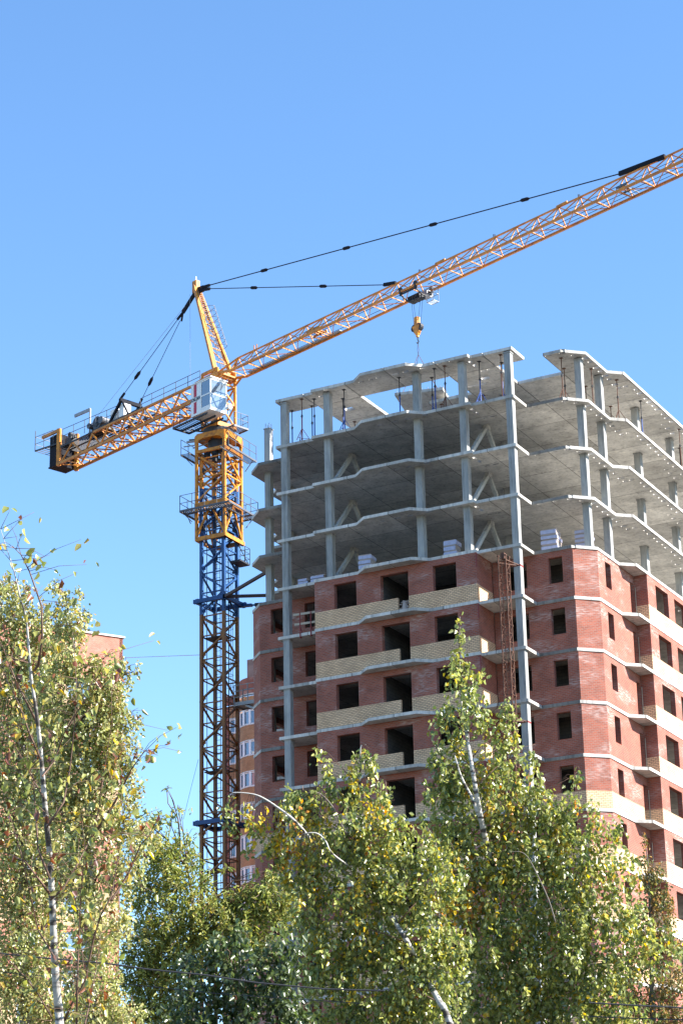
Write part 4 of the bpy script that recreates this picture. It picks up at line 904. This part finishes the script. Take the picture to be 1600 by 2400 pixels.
red.wall((xb, wy_+.4), (xa, wy_+.4), -H0, bz-.2, .3); red.wall((BC.x+2, wy_+1), (BC.x+14, wy_+1), -H0, bz+.6, .3); red.wall((BC.x+14, wy_+1), (BC.x+14, wy_+14), -H0, bz+.6, .3); red.wall((xb, wy_+14), (xb, wy_+.4), -H0, bz-.2, .3)
red.build('red_wall', 'red', RB); tr2.build('trim_band', 'trim', RB)
mb = MB(); mb.prism([(BC.x-1.9, wy_+.5), (BC.x+.6, wy_+.5), (BC.x+.6, wy_+3), (BC.x-1.9, wy_+3)], bz+1.6, bz+4.2); mb.prism([(xb, wy_+1), (BC.x+13.9, wy_+1.1), (BC.x+13.9, wy_+14), (xb, wy_+14)], bz-.4, bz-.1); mb.build('roof_house', 'red', RB)
for f in RW:
    mb = MB(); n = 10
    for i in range(n+1):
        t_ = A0+(A1-A0)*i/n; P = lambda z: Vector((BC.x+BRr*math.cos(t_), BC.y+BRr*math.sin(t_), z)); mb.bar(P(f+.95), P(f+2.35), .2, .14)
    arcwall(mb, BC, BRr-.02, A0, A1, f+.95, f+1.05, 12); arcwall(mb, BC, BRr-.02, A0, A1, f+2.22, f+2.33, 12)
    for xx in (xa+.06, (xa+pb.x)/2, pb.x-.02): mb.bar((xx, wy_+.12, f+.95), (xx, wy_+.12, f+2.33), .12)
    for z_ in (f+1.0, f+2.28): mb.bar((xa, wy_+.12, z_), (pb.x, wy_+.12, z_), .1)
    w_ = mb.build('window', 'frame', RB); mb = MB(); arcwall(mb, BC, BRr-.08, A0, A1, f+.95, f+2.33, 12); mb.face([(xa, wy_+.16, f+.95), (pb.x+.1, wy_+.16, f+.95), (pb.x+.1, wy_+.16, f+2.33), (xa, wy_+.16, f+2.33)]); mb.build('pane', 'glass', w_)
mb = MB(); mb.tube([at(285, 1542, 200), at(470, 1535, 153)], .02, 5); tag(mb.build('guy_wire', 'cable'), 'faint thin wire running from the left brick block to the crane mast', 'wire')
mb = MB(); mb.tube([at(430, 1920, 150), at(447, 1850, 150), at(465, 1780, 151)], .012, 5); tag(mb.build('thin_wire', 'cable'), 'thin slanting wire left of the lower crane mast', 'wire')

#TREES
# ------------------------------------------------------------------ trees
def leaves(name, parent, pos, axis, nrm, ln, wd, cols, mat, fold=0.25):
    n = len(pos); axis = axis/np.linalg.norm(axis, axis=1, keepdims=True); side = np.cross(axis, nrm); side /= (np.linalg.norm(side, axis=1, keepdims=True)+1e-9); nn = np.cross(side, axis)
    ln = ln[:, None]; wd = wd[:, None]
    V = np.stack([pos, pos+axis*ln*.35+side*wd*.5+nn*wd*fold, pos+axis*ln*.75+side*wd*.32+nn*wd*fold*.6, pos+axis*ln-nn*ln*.10, pos+axis*ln*.75-side*wd*.32+nn*wd*fold*.6, pos+axis*ln*.35-side*wd*.5+nn*wd*fold], 1).reshape(-1, 3)
    V[:, 2] += H0; V -= np.array(parent.location)
    me = bpy.data.meshes.new(name); b = np.arange(n)*6
    F = np.stack([b, b+1, b+2, b+3, b, b+3, b+4, b+5], 1).reshape(-1)
    me.vertices.add(n*6); me.vertices.foreach_set('co', V.astype(np.float32).ravel())
    me.loops.add(n*8); me.loops.foreach_set('vertex_index', F.astype(np.int32)); me.polygons.add(n*2)
    me.polygons.foreach_set('loop_start', (np.arange(n*2)*4).astype(np.int32)); me.polygons.foreach_set('loop_total', np.full(n*2, 4, np.int32)); me.update(calc_edges=True)
    ca = me.color_attributes.new('leafcol', 'FLOAT_COLOR', 'POINT'); c4 = np.ones((n, 6, 4)); c4[:, :, :3] = cols[:, None, :]; ca.data.foreach_set('color', c4.astype(np.float32).ravel())
    me.materials.append(MT[mat]); o = bpy.data.objects.new(name, me); COL.objects.link(o); o.parent = parent; return o
def unit(n): v = rng.normal(size=(n, 3)); return v/np.linalg.norm(v, axis=1, keepdims=True)
fwn = np.array(fw); CRn = np.array(CR); CUn = np.array(CU); CAMn = np.array(CAM)
def blobpos(bl, d, n):
    """n points filling the ellipsoid of one crown lobe"""
    px, py, rx, ry = bl[:4]; u = unit(n)*(rng.random((n, 1))**(1/2.4)); s = d/FPX
    c = np.array(at(px, py, d)); return c+CRn*(u[:, :1]*rx*s)+CUn*(u[:, 1:2]*ry*s)+np.array([fwn[0], fwn[1], 0])*(u[:, 2:]*max(min(rx, ry)*s*1.3, .12))
def crown(t, blobs, d, ln, wd, cover, pal, pw, mat='leaf', hang=.6, sp=.035, down=1.0, name='foliage', fold=.25, upb=.0, shr=.86):
    blobs = [(b_[0], b_[1]+(6 if b_[2] > 12 else 0), b_[2]*shr, b_[3]*shr, *b_[4:]) for b_ in blobs]; P_ = []; A_n = []; C_ = []; tw = []; big = [b_ for b_ in blobs if b_[2] > 30]
    for b_ in big:
        for q in range(4):
            an = rng.uniform(-.3, math.pi+.3); blobs = blobs+[(b_[0]+math.cos(an)*b_[2]*rng.uniform(.8, 1.1), b_[1]-math.sin(an)*b_[3]*rng.uniform(.8, 1.15), rng.uniform(6, 11), rng.uniform(14, 30), b_[4] if len(b_) > 4 else None, (b_[5] if len(b_) > 5 else 0)+rng.uniform(-.5, .3), .9)]
    for bl in blobs:
        off = bl[5] if len(bl) > 5 else 0; cv = cover*(1.0 if bl[2] > 55 else .72)*(bl[6] if len(bl) > 6 else 1.0); dd = d+off
        lp = ln*wd*.55*(FPX/dd)**2*.5; n = int(cv*math.pi*bl[2]*bl[3]/lp)
        hl = min(hang, bl[3]*1.3*dd/FPX); per = max(3, int(hl/sp)); ns = max(2, int(n/per)); s0 = blobpos(bl, dd, ns); cc0 = np.array(at(bl[0], bl[1], dd)); ex = rng.random(ns) < .06; s0[ex] = cc0+(s0[ex]-cc0)*rng.uniform(1.1, 1.45, (int(ex.sum()), 1))
        bp = bl[4] if len(bl) > 4 and bl[4] is not None else pw
        for i in range(ns):
            k = max(3, int(per*rng.uniform(.5, 1.4))); dirv = unit(1)[0]*.35+np.array([0, 0, -down]); dirv /= np.linalg.norm(dirv); tt = (np.arange(k)+rng.random(k)*.7)/k*hl*rng.uniform(.7, 1.2)
            q = s0[i]+dirv*tt[:, None]+np.array([0, 0, hl*.4])+rng.normal(size=(k, 3))*.022
            P_.append(q); ax = unit(k)*.8+np.array([0, 0, -.75*down+upb]); A_n.append(ax)
            ci = rng.choice(len(pal), p=bp); base = np.array(pal[ci]); mixn = rng.random(k) < .25; alt = np.array(pal[rng.choice(len(pal), p=bp)])
            cc = np.where(mixn[:, None], alt, base)*rng.uniform(.7, 1.3, (k, 1)); C_.append(cc)
            if rng.random() < .35: tw.append((s0[i]+np.array([0, 0, hl*.4]), s0[i]+dirv*hl*.8+np.array([0, 0, hl*.4])))
    P_ = np.concatenate(P_); A_n = np.concatenate(A_n); C_ = np.concatenate(C_); n = len(P_)
    leaves(name, t, P_, A_n, unit(n)+np.array(SUN)*.65-fwn*.25, ln*rng.uniform(.65, 1.25, n), wd*rng.uniform(.65, 1.2, n), C_, mat, fold)
    return tw, n
def ptree(name, label, d, trunk, base_off=0):
    p = at(trunk[-1][0], trunk[-1][1], d); return thing(name, label, 'tree', (p.x, p.y, -H0), 'trees in front of the buildings')
def trunkmesh(t, pts, d, mat='bark', name='trunk', ground=True, n=7):
    """pts: (px, py, radius_m[, depth offset]) from tip to bottom"""
    P_ = [at(p[0], p[1], d+(p[3] if len(p) > 3 else 0)) for p in pts]; R_ = [p[2] for p in pts]
    if ground:
        l = P_[-1]; sl_ = (l-P_[-2]); sl_ = Vector((sl_.x, sl_.y, 0))/max(abs(sl_.z), .1); hh = l.z+H0; g_ = Vector((l.x, l.y, -H0-.2))+sl_*hh*.6; t.location = (g_.x, g_.y, 0); P_.append(Vector((l.x, l.y, -H0+hh*.5))+sl_*hh*.4); P_.append(g_); R_ += [R_[-1]*1.2, R_[-1]*1.6]
    # smooth
    Q_ = [P_[0]]; S_ = [R_[0]]
    for i in range(len(P_)-1):
        a = P_[max(i-1, 0)]; b = P_[i]; c = P_[i+1]; e = P_[min(i+2, len(P_)-1)]
        for k in range(1, 5):
            u = k/4; Q_.append(.5*((2*b)+(c-a)*u+(2*a-5*b+4*c-e)*u*u+(3*b-a-3*c+e)*u**3)); S_.append(R_[i]+(R_[i+1]-R_[i])*u)
    mb = MB(); mb.tube(Q_, S_, n); mb.build(name, mat, t, smooth=True); return Q_
def limbs(t, Q_, blobs, d, mat='bark', r0=.02, share=.7, name='limb'):
    for bl in blobs:
        if rng.random() > share: continue
        mb = MB()
        c = at(bl[0], bl[1], d+(bl[5] if len(bl) > 5 else 0)); lo = [q for q in Q_ if q.z < c.z-.15] or [Q_[-1]]
        s_ = min(lo, key=lambda q: (q-c).length+abs((c.z-q.z)-.8*((q-c).xy.length))*.5)
        mid = (s_+c)/2+Vector((0, 0, .12*(c-s_).length)); pts = [s_+(mid-s_)*u*2 if u < .5 else mid+(c-mid)*(u-.5)*2 for u in (0, .25, .5, .75, 1)]
        pts = [p+Vector(rng.normal(size=3)*.02*(c-s_).length) if 0 < i < 4 else p for i, p in enumerate(pts)]
        r = r0*min(1.6, .5+(c-s_).length*.35); mb.tube(pts, [r, r*.8, r*.6, r*.4, r*.2], 5)
        for q in range(5):
            a = pts[rng.integers(2, 5)]; e = at(bl[0]+rng.uniform(-1, 1)*bl[2]*.9, bl[1]+rng.uniform(-1, .7)*bl[3]*.9, d+(bl[5] if len(bl) > 5 else 0))
            mb.tube([a, (a+e)/2+Vector((0, 0, .06)), e], [r*.35, r*.25, .002], 4)
        mb.build(name, mat, t, smooth=True)
def twigs(t, tw, mat='twig', r=.0022, name='twigs'):
    mb = MB()
    for a, b in tw: mb.tube([a, (Vector(a)+Vector(b))/2+Vector(rng.normal(size=3)*.015), b], [r*1.5, r, r*.5], 3, cap=False)
    if mb.v: mb.build(name, mat, t)['kind'] = 'stuff'
G1, G2, G3 = (.19, .22, .06), (.28, .30, .10), (.11, .15, .045); YE, OR, YG = (.55, .38, .035), (.52, .21, .03), (.34, .33, .08)
PALB = [G1, G2, G3, YG, YE, OR]; PB = [.30, .30, .15, .20, .045, .005]; PYEL = [.12, .15, .03, .2, .42, .08]; PSOME = [.26, .24, .12, .2, .16, .02]; PORG = [.2, .15, .1, .1, .2, .25]; PG = [.36, .3, .26, .07, .01, 0]
# birch C (right)
bC = [(1077, 1462, 8, 28), (1076, 1500, 14, 30), (1066, 1545, 26, 34), (1098, 1560, 16, 24), (1078, 1600, 36, 36, None, 0, .7), (1128, 1582, 13, 20), (1050, 1560, 20, 16, None, 0, .6), (1095, 1650, 44, 32, None, 0, .7), (1042, 1690, 46, 32, None, 0, .7), (1130, 1690, 48, 40, None, 0, .7), (1188, 1650, 18, 40, None, 0, .6), (1205, 1700, 26, 40, None, 0, .6), (1050, 1760, 52, 46), (1165, 1760, 62, 46, None, 0, .8), (1240, 1765, 18, 28, None, 0, .6), (1110, 1830, 90, 55), (1215, 1840, 62, 60), (1050, 1850, 60, 60), (1018, 1790, 24, 30), (1060, 1930, 80, 60), (1170, 1920, 90, 60, PSOME), (1270, 1900, 60, 60), (1352, 1815, 10, 26), (1340, 1880, 30, 44), (1300, 1950, 70, 60), (1385, 1890, 18, 30, None, 0, .7), (1400, 1960, 50, 50), (1442, 1960, 22, 50), (1100, 2020, 110, 80, PSOME), (1230, 2030, 100, 80), (1350, 2050, 110, 80), (1450, 2060, 55, 60), (1080, 2120, 70, 80, PORG), (1190, 2140, 130, 80), (1330, 2170, 120, 90), (1460, 2170, 70, 80), (1110, 2230, 110, 70), (1250, 2260, 140, 90), (1400, 2290, 110, 90), (1150, 2350, 150, 80), (1300, 2370, 140, 70), (1440, 2390, 100, 50), (1540, 2230, 60, 60, None, 0, .8)]
t = ptree('birch_tree', 'tall birch with white trunk and pointed green top, right of centre', 26, [(1150, 2400)])
Qc = trunkmesh(t, [(1077, 1445, .002), (1076, 1520, .005, .1), (1080, 1640, .011, .1), (1092, 1720, .018, -.05), (1106, 1800, .024, -.25), (1120, 1890, .030, -.3), (1135, 1960, .034, -.2), (1155, 2060, .040, .1), (1165, 2200, .05, .3), (1160, 2400, .06, .3)], 26)
trunkmesh(t, [(1095, 1690, .004), (1098, 1750, .008)], 25.9, ground=False, name='fork'); trunkmesh(t, [(1065, 1770, .006), (1080, 1820, .012), (1106, 1872, .018), (1118, 1905, .02)], 25.6, ground=False, name='fork'); trunkmesh(t, [(1190, 1998, .002), (1215, 1996, .004), (1235, 2008, .005), (1258, 2050, .007), (1285, 2110, .008), (1300, 2160, .008)], 25.4, ground=False, name='fork', mat='grayb')
tw, n1 = crown(t, bC, 26, .061, .048, 1.9, PALB, PB, hang=.32); limbs(t, Qc, bC, 26, r0=.010, mat='twig'); twigs(t, tw[::2])
# birch B (centre)
bB = [(850, 1770, 26, 20, PSOME), (868, 1800, 18, 40), (822, 1820, 26, 44, PSOME), (745, 1770, 8, 22), (762, 1810, 18, 36), (775, 1860, 34, 44), (715, 1870, 44, 26), (690, 1900, 38, 40), (730, 1930, 46, 50, PYEL), (850, 1870, 52, 54, PSOME), (905, 1880, 28, 50), (950, 1930, 34, 36), (850, 1950, 80, 60), (690, 1990, 40, 60, PYEL), (770, 2000, 76, 66), (880, 2020, 88, 70), (985, 2010, 50, 40), (1015, 2000, 40, 40), (740, 2080, 76, 66, PSOME), (860, 2110, 96, 70, PSOME), (980, 2100, 96, 76), (1060, 2060, 40, 50), (720, 2180, 60, 80), (820, 2210, 96, 76, PSOME), (950, 2220, 116, 86), (1060, 2210, 50, 70), (760, 2290, 80, 66), (880, 2320, 116, 76), (1020, 2330, 90, 80), (800, 2390, 90, 40), (960, 2400, 120, 40)]
hangL = [(535, 1900, 15, 44, PSOME), (545, 1950, 10, 20), (583, 1905, 12, 30, PYEL), (590, 1940, 18, 40, PSOME), (583, 2000, 9, 22), (615, 1920, 12, 34, PYEL), (622, 1960, 12, 30), (598, 2040, 10, 14), (655, 1905, 14, 30, PYEL), (648, 1960, 22, 50, PYEL), (665, 2010, 16, 44, PYEL), (655, 2050, 12, 34), (676, 2070, 10, 24, PYEL), (630, 1990, 10, 26)]
t = ptree('birch_tree', 'drooping birch with yellow strands and a bare white arching branch before the crane foot', 24, [(1060, 2420)])
Qb = trunkmesh(t, [(858, 1746, .002), (850, 1744, .004), (844, 1756, .007), (845, 1790, .010), (842, 1860, .012), (850, 1950, .016, .4), (862, 2000, .018, -.1), (880, 2060, .018, .5), (920, 2150, .022, -.15), (955, 2210, .026, -.3), (990, 2280, .030, .1), (1030, 2350, .033, -.35), (1062, 2420, .036, -.4)], 24)
trunkmesh(t, [(528, 1868, .003), (548, 1858, .005), (585, 1860, .007), (612, 1868, .009), (650, 1892, .011), (692, 1925, .013), (740, 1980, .015, .5), (800, 2040, .017, .6), (870, 2080, .018, .7)], 23.4, ground=False, name='arching_branch')
trunkmesh(t, [(715, 1862, .003), (735, 1855, .005), (760, 1868, .007), (785, 1900, .008), (800, 1935, .008), (860, 2040, .009, .6)], 23.8, ground=False, name='arching_branch', mat='grayb')
trunkmesh(t, [(690, 1985, .002), (700, 1960, .005), (738, 1952, .007), (762, 1970, .007), (778, 2000, .008), (830, 2040, .009, .6), (880, 2090, .010, .7)], 23.4, ground=False, name='arching_branch')
mb = MB()
for (x, y, x2, y2) in ((545, 1860, 535, 1900), (585, 1862, 585, 1900), (600, 1862, 590, 1910), (612, 1866, 617, 1915), (648, 1890, 640, 1930), (655, 1895, 662, 1940), (640, 1885, 648, 1925), (710, 1960, 700, 2000), (725, 1955, 735, 1995), (735, 1955, 748, 1990), (742, 1858, 742, 1900), (755, 1862, 760, 1905)):
    for q in range(3): a = at(x+q*3, y, 23.4); b = at(x2+q*5-5, y2+q*6, 23.4); mb.tube([a, a*.5+b*.5+(CR*.02*(q-1)), b], [.004, .003, .002], 4)
mb.build('twigs', 'twig', t)['kind'] = 'stuff'
tw, n2 = crown(t, bB+[(*h[:4], h[4] if len(h) > 4 else None) for h in hangL], 24, .057, .044, 1.9, PALB, PB, hang=.34); limbs(t, Qb, bB, 24, r0=.009, mat='twig'); twigs(t, tw[::2])
# low birch centre-left, its shade put into the dark leaf colours
bD = [(560, 2190, 34, 40), (500, 2240, 40, 44), (545, 2260, 50, 50), (430, 2260, 26, 40), (620, 2250, 44, 50), (680, 2220, 40, 50), (470, 2310, 60, 50), (560, 2340, 70, 56), (660, 2320, 60, 60), (440, 2380, 60, 50), (540, 2400, 70, 50), (680, 2390, 70, 50)]
PSHADE = [(.055, .078, .026), (.07, .10, .03), (.095, .125, .04)]
t = ptree('birch_tree', 'low birch with shade darkened into its green leaves, below the crane foot', 21, [(560, 2420)])
Qd = trunkmesh(t, [(560, 2180, .004), (562, 2260, .014), (566, 2340, .022), (570, 2420, .03)], 21); tw, n3 = crown(t, bD, 21, .060, .047, 2.4, PSHADE, [.4, .35, .25], hang=.3); limbs(t, Qd, bD, 21, r0=.008, mat='twig'); twigs(t, tw[::3])
# maple (box elder) in the middle left
bM = [(1278*0+600, 2080, 26, 22, None, 0, .7), (640, 2050, 22, 24), (655, 2095, 34, 30), (595, 2110, 44, 30), (530, 2120, 30, 30), (500, 2150, 44, 36), (570, 2160, 60, 40), (640, 2140, 44, 40), (440, 2130, 40, 40), (445, 2060, 40, 30, None, 0, .8), (420, 2010, 34, 30, None, 0, .8), (462, 2010, 18, 18, None, 0, .5), (385, 1985, 30, 34, None, 0, .8), (440, 1960, 24, 20, None, 0, .5), (385, 1920, 28, 20, None, 0, .5), (420, 1900, 22, 12, None, 0, .4), (392, 1850, 6, 6, None, 0, .7), (350, 1930, 30, 40, None, 0, .7), (345, 2020, 44, 50), (395, 2080, 50, 44), (340, 2110, 50, 50), (430, 2190, 60, 50), (500, 2210, 60, 40), (350, 2200, 60, 60), (590, 2210, 60, 36), (400, 2270, 70, 50), (330, 2290, 60, 60), (380, 2360, 80, 60), (310, 2390, 60, 40), (530, 2040, 12, 12, None, 0, .5), (560, 2090, 30, 20, None, 0, .5)]
PM = [(.22, .25, .065), (.29, .29, .08), (.15, .19, .05), (.38, .31, .08)]
t = ptree('maple_tree', 'yellowish green box elder with narrow leaflets filling the gap left of the crane foot', 37, [(450, 2420)])
Qm = trunkmesh(t, [(440, 2040, .01), (452, 2120, .03), (448, 2240, .05), (450, 2420, .07)], 37, mat='grayb'); tw, n4 = crown(t, bM, 37, .10, .032, 2.3, PM, [.4, .3, .2, .1], mat='leafm', hang=.35, sp=.04, down=.5, shr=1.0); limbs(t, Qm, bM, 37, mat='twig', r0=.02, share=.9); twigs(t, tw[::2], r=.004)
# left background birches
bL1 = [(10, 1370, 26, 24, None, 0, .8), (35, 1400, 36, 30), (15, 1450, 40, 40), (70, 1455, 40, 40), (40, 1520, 60, 50), (110, 1500, 40, 40), (20, 1610, 60, 60), (100, 1590, 60, 60), (50, 1700, 80, 70), (120, 1700, 60, 70), (40, 1820, 80, 80), (120, 1830, 60, 80), (50, 1950, 90, 80), (60, 2080, 100, 90), (140, 2010, 60, 90), (60, 2210, 100, 90), (60, 2340, 110, 80), (160, 2380, 70, 50)]
bL2 = [(130, 1370, 16, 22, None, 0, .8), (152, 1395, 16, 22), (182, 1385, 10, 18, None, 0, .7), (150, 1435, 40, 30), (195, 1440, 22, 20), (165, 1480, 34, 30), (212, 1450, 10, 10, None, 0, .6), (262, 1530, 16, 10, None, 0, .4), (240, 1568, 34, 16, None, 0, .7), (180, 1560, 44, 40), (280, 1560, 22, 24), (230, 1620, 60, 50), (300, 1590, 16, 26, None, 0, .7), (322, 1570, 8, 20, None, 0, .5), (190, 1700, 60, 60), (262, 1710, 44, 60), (305, 1700, 26, 36, None, 0, .8), (325, 1680, 14, 20, None, 0, .6), (200, 1810, 60, 60), (270, 1810, 36, 60), (322, 1760, 12, 26, None, 0, .6), (305, 1800, 16, 34, None, 0, .7), (200, 1920, 60, 70), (280, 1930, 44, 60), (200, 2050, 70, 80), (290, 2040, 44, 60), (230, 2170, 70, 70), (200, 2290, 80, 70), (260, 2380, 80, 50), (110, 1640, 60, 60), (120, 1760, 60, 60), (130, 1880, 60, 60), (320, 1860, 22, 40, None, 0, .7), (330, 1960, 30, 50, None, 0, .8), (250, 1660, 50, 50), (240, 1760, 50, 50), (150, 1560, 50, 40)]
PLb = [(.34, .35, .13), (.27, .29, .10), (.46, .43, .19), (.16, .20, .06), (.42, .30, .06), (.20, .10, .04)]; wL = [.34, .22, .26, .08, .06, .04]
t = ptree('birch_tree', 'sunlit pale green birch at the left picture edge before the brick block', 34, [(60, 2420)])
Ql = trunkmesh(t, [(20, 1380, .006), (40, 1560, .03), (50, 1800, .05), (60, 2420, .08)], 34); tw, n5 = crown(t, bL1, 34, .052, .040, 2.3, PLb, wL, hang=.4, shr=1.0); limbs(t, Ql, bL1, 34, r0=.018, mat='twig'); twigs(t, tw[::2], r=.003)
t = ptree('birch_tree', 'broader pale green birch covering the corner of the left brick block', 31, [(210, 2420)])
Ql2 = trunkmesh(t, [(155, 1400, .006), (180, 1560, .025), (205, 1800, .045), (215, 2420, .08)], 31); tw, n6 = crown(t, bL2, 31, .052, .040, 2.25, PLb, wL, hang=.4, shr=.96); limbs(t, Ql2, bL2, 31, r0=.018, mat='twig'); twigs(t, tw[::2], r=.003)
# small reddish tree right and olive shrubs low right
bE = [(1508, 1975, 8, 22), (1512, 2015, 22, 24), (1540, 2040, 26, 24), (1515, 2060, 34, 30), (1548, 2085, 26, 30), (1530, 2125, 44, 36), (1560, 2160, 30, 30), (1500, 2180, 40, 40), (1550, 2220, 50, 44), (1480, 2270, 60, 50), (1570, 2300, 50, 50), (1500, 2360, 80, 50), (1590, 2380, 50, 40)]
PE = [(.13, .13, .04), (.2, .16, .05), (.3, .16, .06), (.09, .11, .035), (.34, .2, .06)]
t = ptree('rowan_tree', 'small brownish olive tree at the right picture edge beside the tower block', 44, [(1530, 2420)])
Qe = trunkmesh(t, [(1512, 1980, .006), (1520, 2080, .02), (1530, 2420, .06)], 44, mat='grayb'); tw, n7 = crown(t, bE, 44, .07, .045, 1.9, PE, [.3, .25, .12, .2, .13], mat='leafm', hang=.35); limbs(t, Qe, bE, 44, mat='twig', r0=.02); twigs(t, tw[::2], r=.004)
# young foreground birch (left), large sparse leaves
t = ptree('young_birch_tree', 'young birch with slender white trunk and sparse large leaves nearest the viewer on the left', 12, [(140, 2420)])
TA = [(2, 1240, .0015), (18, 1290, .002), (34, 1340, .003), (48, 1400, .004), (62, 1450, .005), (68, 1520, .0065), (74, 1590, .008), (86, 1670, .010), (96, 1760, .0115), (103, 1850, .013), (110, 1930, .0145), (118, 2010, .0155), (122, 2090, .017), (126, 2180, .0185), (130, 2270, .02), (138, 2370, .022), (142, 2420, .023)]
Qa = trunkmesh(t, TA, 12)
BR = [[(118, 2110), (150, 2080), (185, 2020), (215, 1960), (232, 1900), (240, 1830), (262, 1700), (262, 1600)], [(126, 2240), (90, 2180), (70, 2090), (50, 2000), (20, 1900), (0, 1840)], [(103, 1870), (80, 1830), (60, 1790), (30, 1740), (0, 1690)],
      [(96, 1780), (70, 1720), (45, 1650), (20, 1600), (0, 1560)], [(74, 1580), (90, 1560), (100, 1500), (98, 1420), (70, 1340), (50, 1300), (30, 1280)], [(90, 1700), (60, 1640), (40, 1600), (0, 1500)], [(118, 2060), (90, 1990), (84, 1900), (78, 1820), (55, 1750)],
      [(130, 2400), (90, 2330), (60, 2290), (20, 2250), (0, 2230)], [(142, 2410), (170, 2350), (200, 2300), (220, 2200), (235, 2150), (262, 2100), (280, 1990), (290, 1930), (285, 1860)], [(200, 2400), (215, 2330), (230, 2240), (238, 2180)], [(180, 2400), (182, 2300), (185, 2200), (190, 2100), (200, 1990), (190, 1900)],
      [(110, 1940), (150, 1880), (165, 1800), (175, 1700), (180, 1600), (172, 1500)], [(122, 2100), (60, 2020), (20, 2000)], [(225, 1950), (270, 1880), (310, 1800), (340, 1760), (370, 1770)], [(262, 2110), (300, 2050), (330, 1980), (350, 1960)], [(100, 1820), (130, 1780), (150, 1720), (200, 1640), (230, 1560)]]
lp = []
for br in BR:
    mb = MB()
    L_ = [at(x, y, 12+rng.uniform(-.3, .3)) for x, y in br]; n_ = len(L_); r = .0085*rng.uniform(.55, 1)
    mb.tube(L_, [r*(1-.8*i/(n_-1)) for i in range(n_)], 5)
    for i in range(n_-1):
        for k in range(5):
            s_ = L_[i].lerp(L_[i+1], rng.random()); e = s_+CR*rng.normal()*.12+Vector((0, 0, rng.uniform(-.05, .16)))+fw*rng.normal()*.1
            mb.tube([s_, (s_+e)/2+Vector((0, 0, .02)), e], [.002, .0015, .001], 3); lp += [e]+([s_.lerp(e, .6)] if rng.random() < .5 else [])
    mb.build('branch', 'twig', t, smooth=True)
mb = MB()
for q in Qa[::2]:
    for k in range(2): e = q+CR*rng.normal()*.1+Vector((0, 0, rng.uniform(0, .12))); mb.tube([q, e], [.002, .001], 3); lp.append(e)
mb.build('twigs', 'twig', t, smooth=True)['kind'] = 'stuff'
lp = np.array([tuple(p) for p in lp]); lp = np.concatenate([lp, lp[rng.random(len(lp)) < .5]+rng.normal(size=(1, 3))*.02]); n = len(lp); PA = np.array([(.26, .27, .07), (.34, .30, .09), (.18, .21, .06), (.48, .33, .05), (.20, .07, .03), (.13, .05, .03)])
leaves('foliage', t, lp+rng.normal(size=(n, 3))*.02, unit(n)*.7+np.array([0, 0, -.8]), unit(n), .05*rng.uniform(.5, 1.2, n), .036*rng.uniform(.35, 1.15, n), PA[rng.choice(6, n, p=[.3, .22, .22, .1, .1, .06])]*rng.uniform(.8, 1.2, (n, 1)), 'leaf', .35)
print('leaves', n1, n2, n3, n4, n5, n6, n7, n)
# overhead cables
for pts, r, lb in (([(-60, 2228), (100, 2245), (250, 2258), (350, 2272), (480, 2285), (600, 2303), (760, 2318), (900, 2322)], .007, 'thick twisted overhead cable crossing the lower left trees'), ([(-60, 2272), (150, 2292), (350, 2312), (500, 2328), (700, 2342), (850, 2352)], .0035, 'thin overhead wire below the thick cable at lower left'), ([(1380, 2350), (1480, 2356), (1560, 2360), (1660, 2366)], .007, 'upper short wire at the lower right corner'), ([(1380, 2382), (1460, 2386), (1560, 2389), (1660, 2392)], .005, 'lower short wire at the lower right corner')):
    dd = 19.5; mb = MB(); mb.tube([at(x, y, dd) for x, y in pts], r, 6); tag(mb.build('overhead_cable', 'cable'), lb, 'cable', 'overhead cables through the trees')
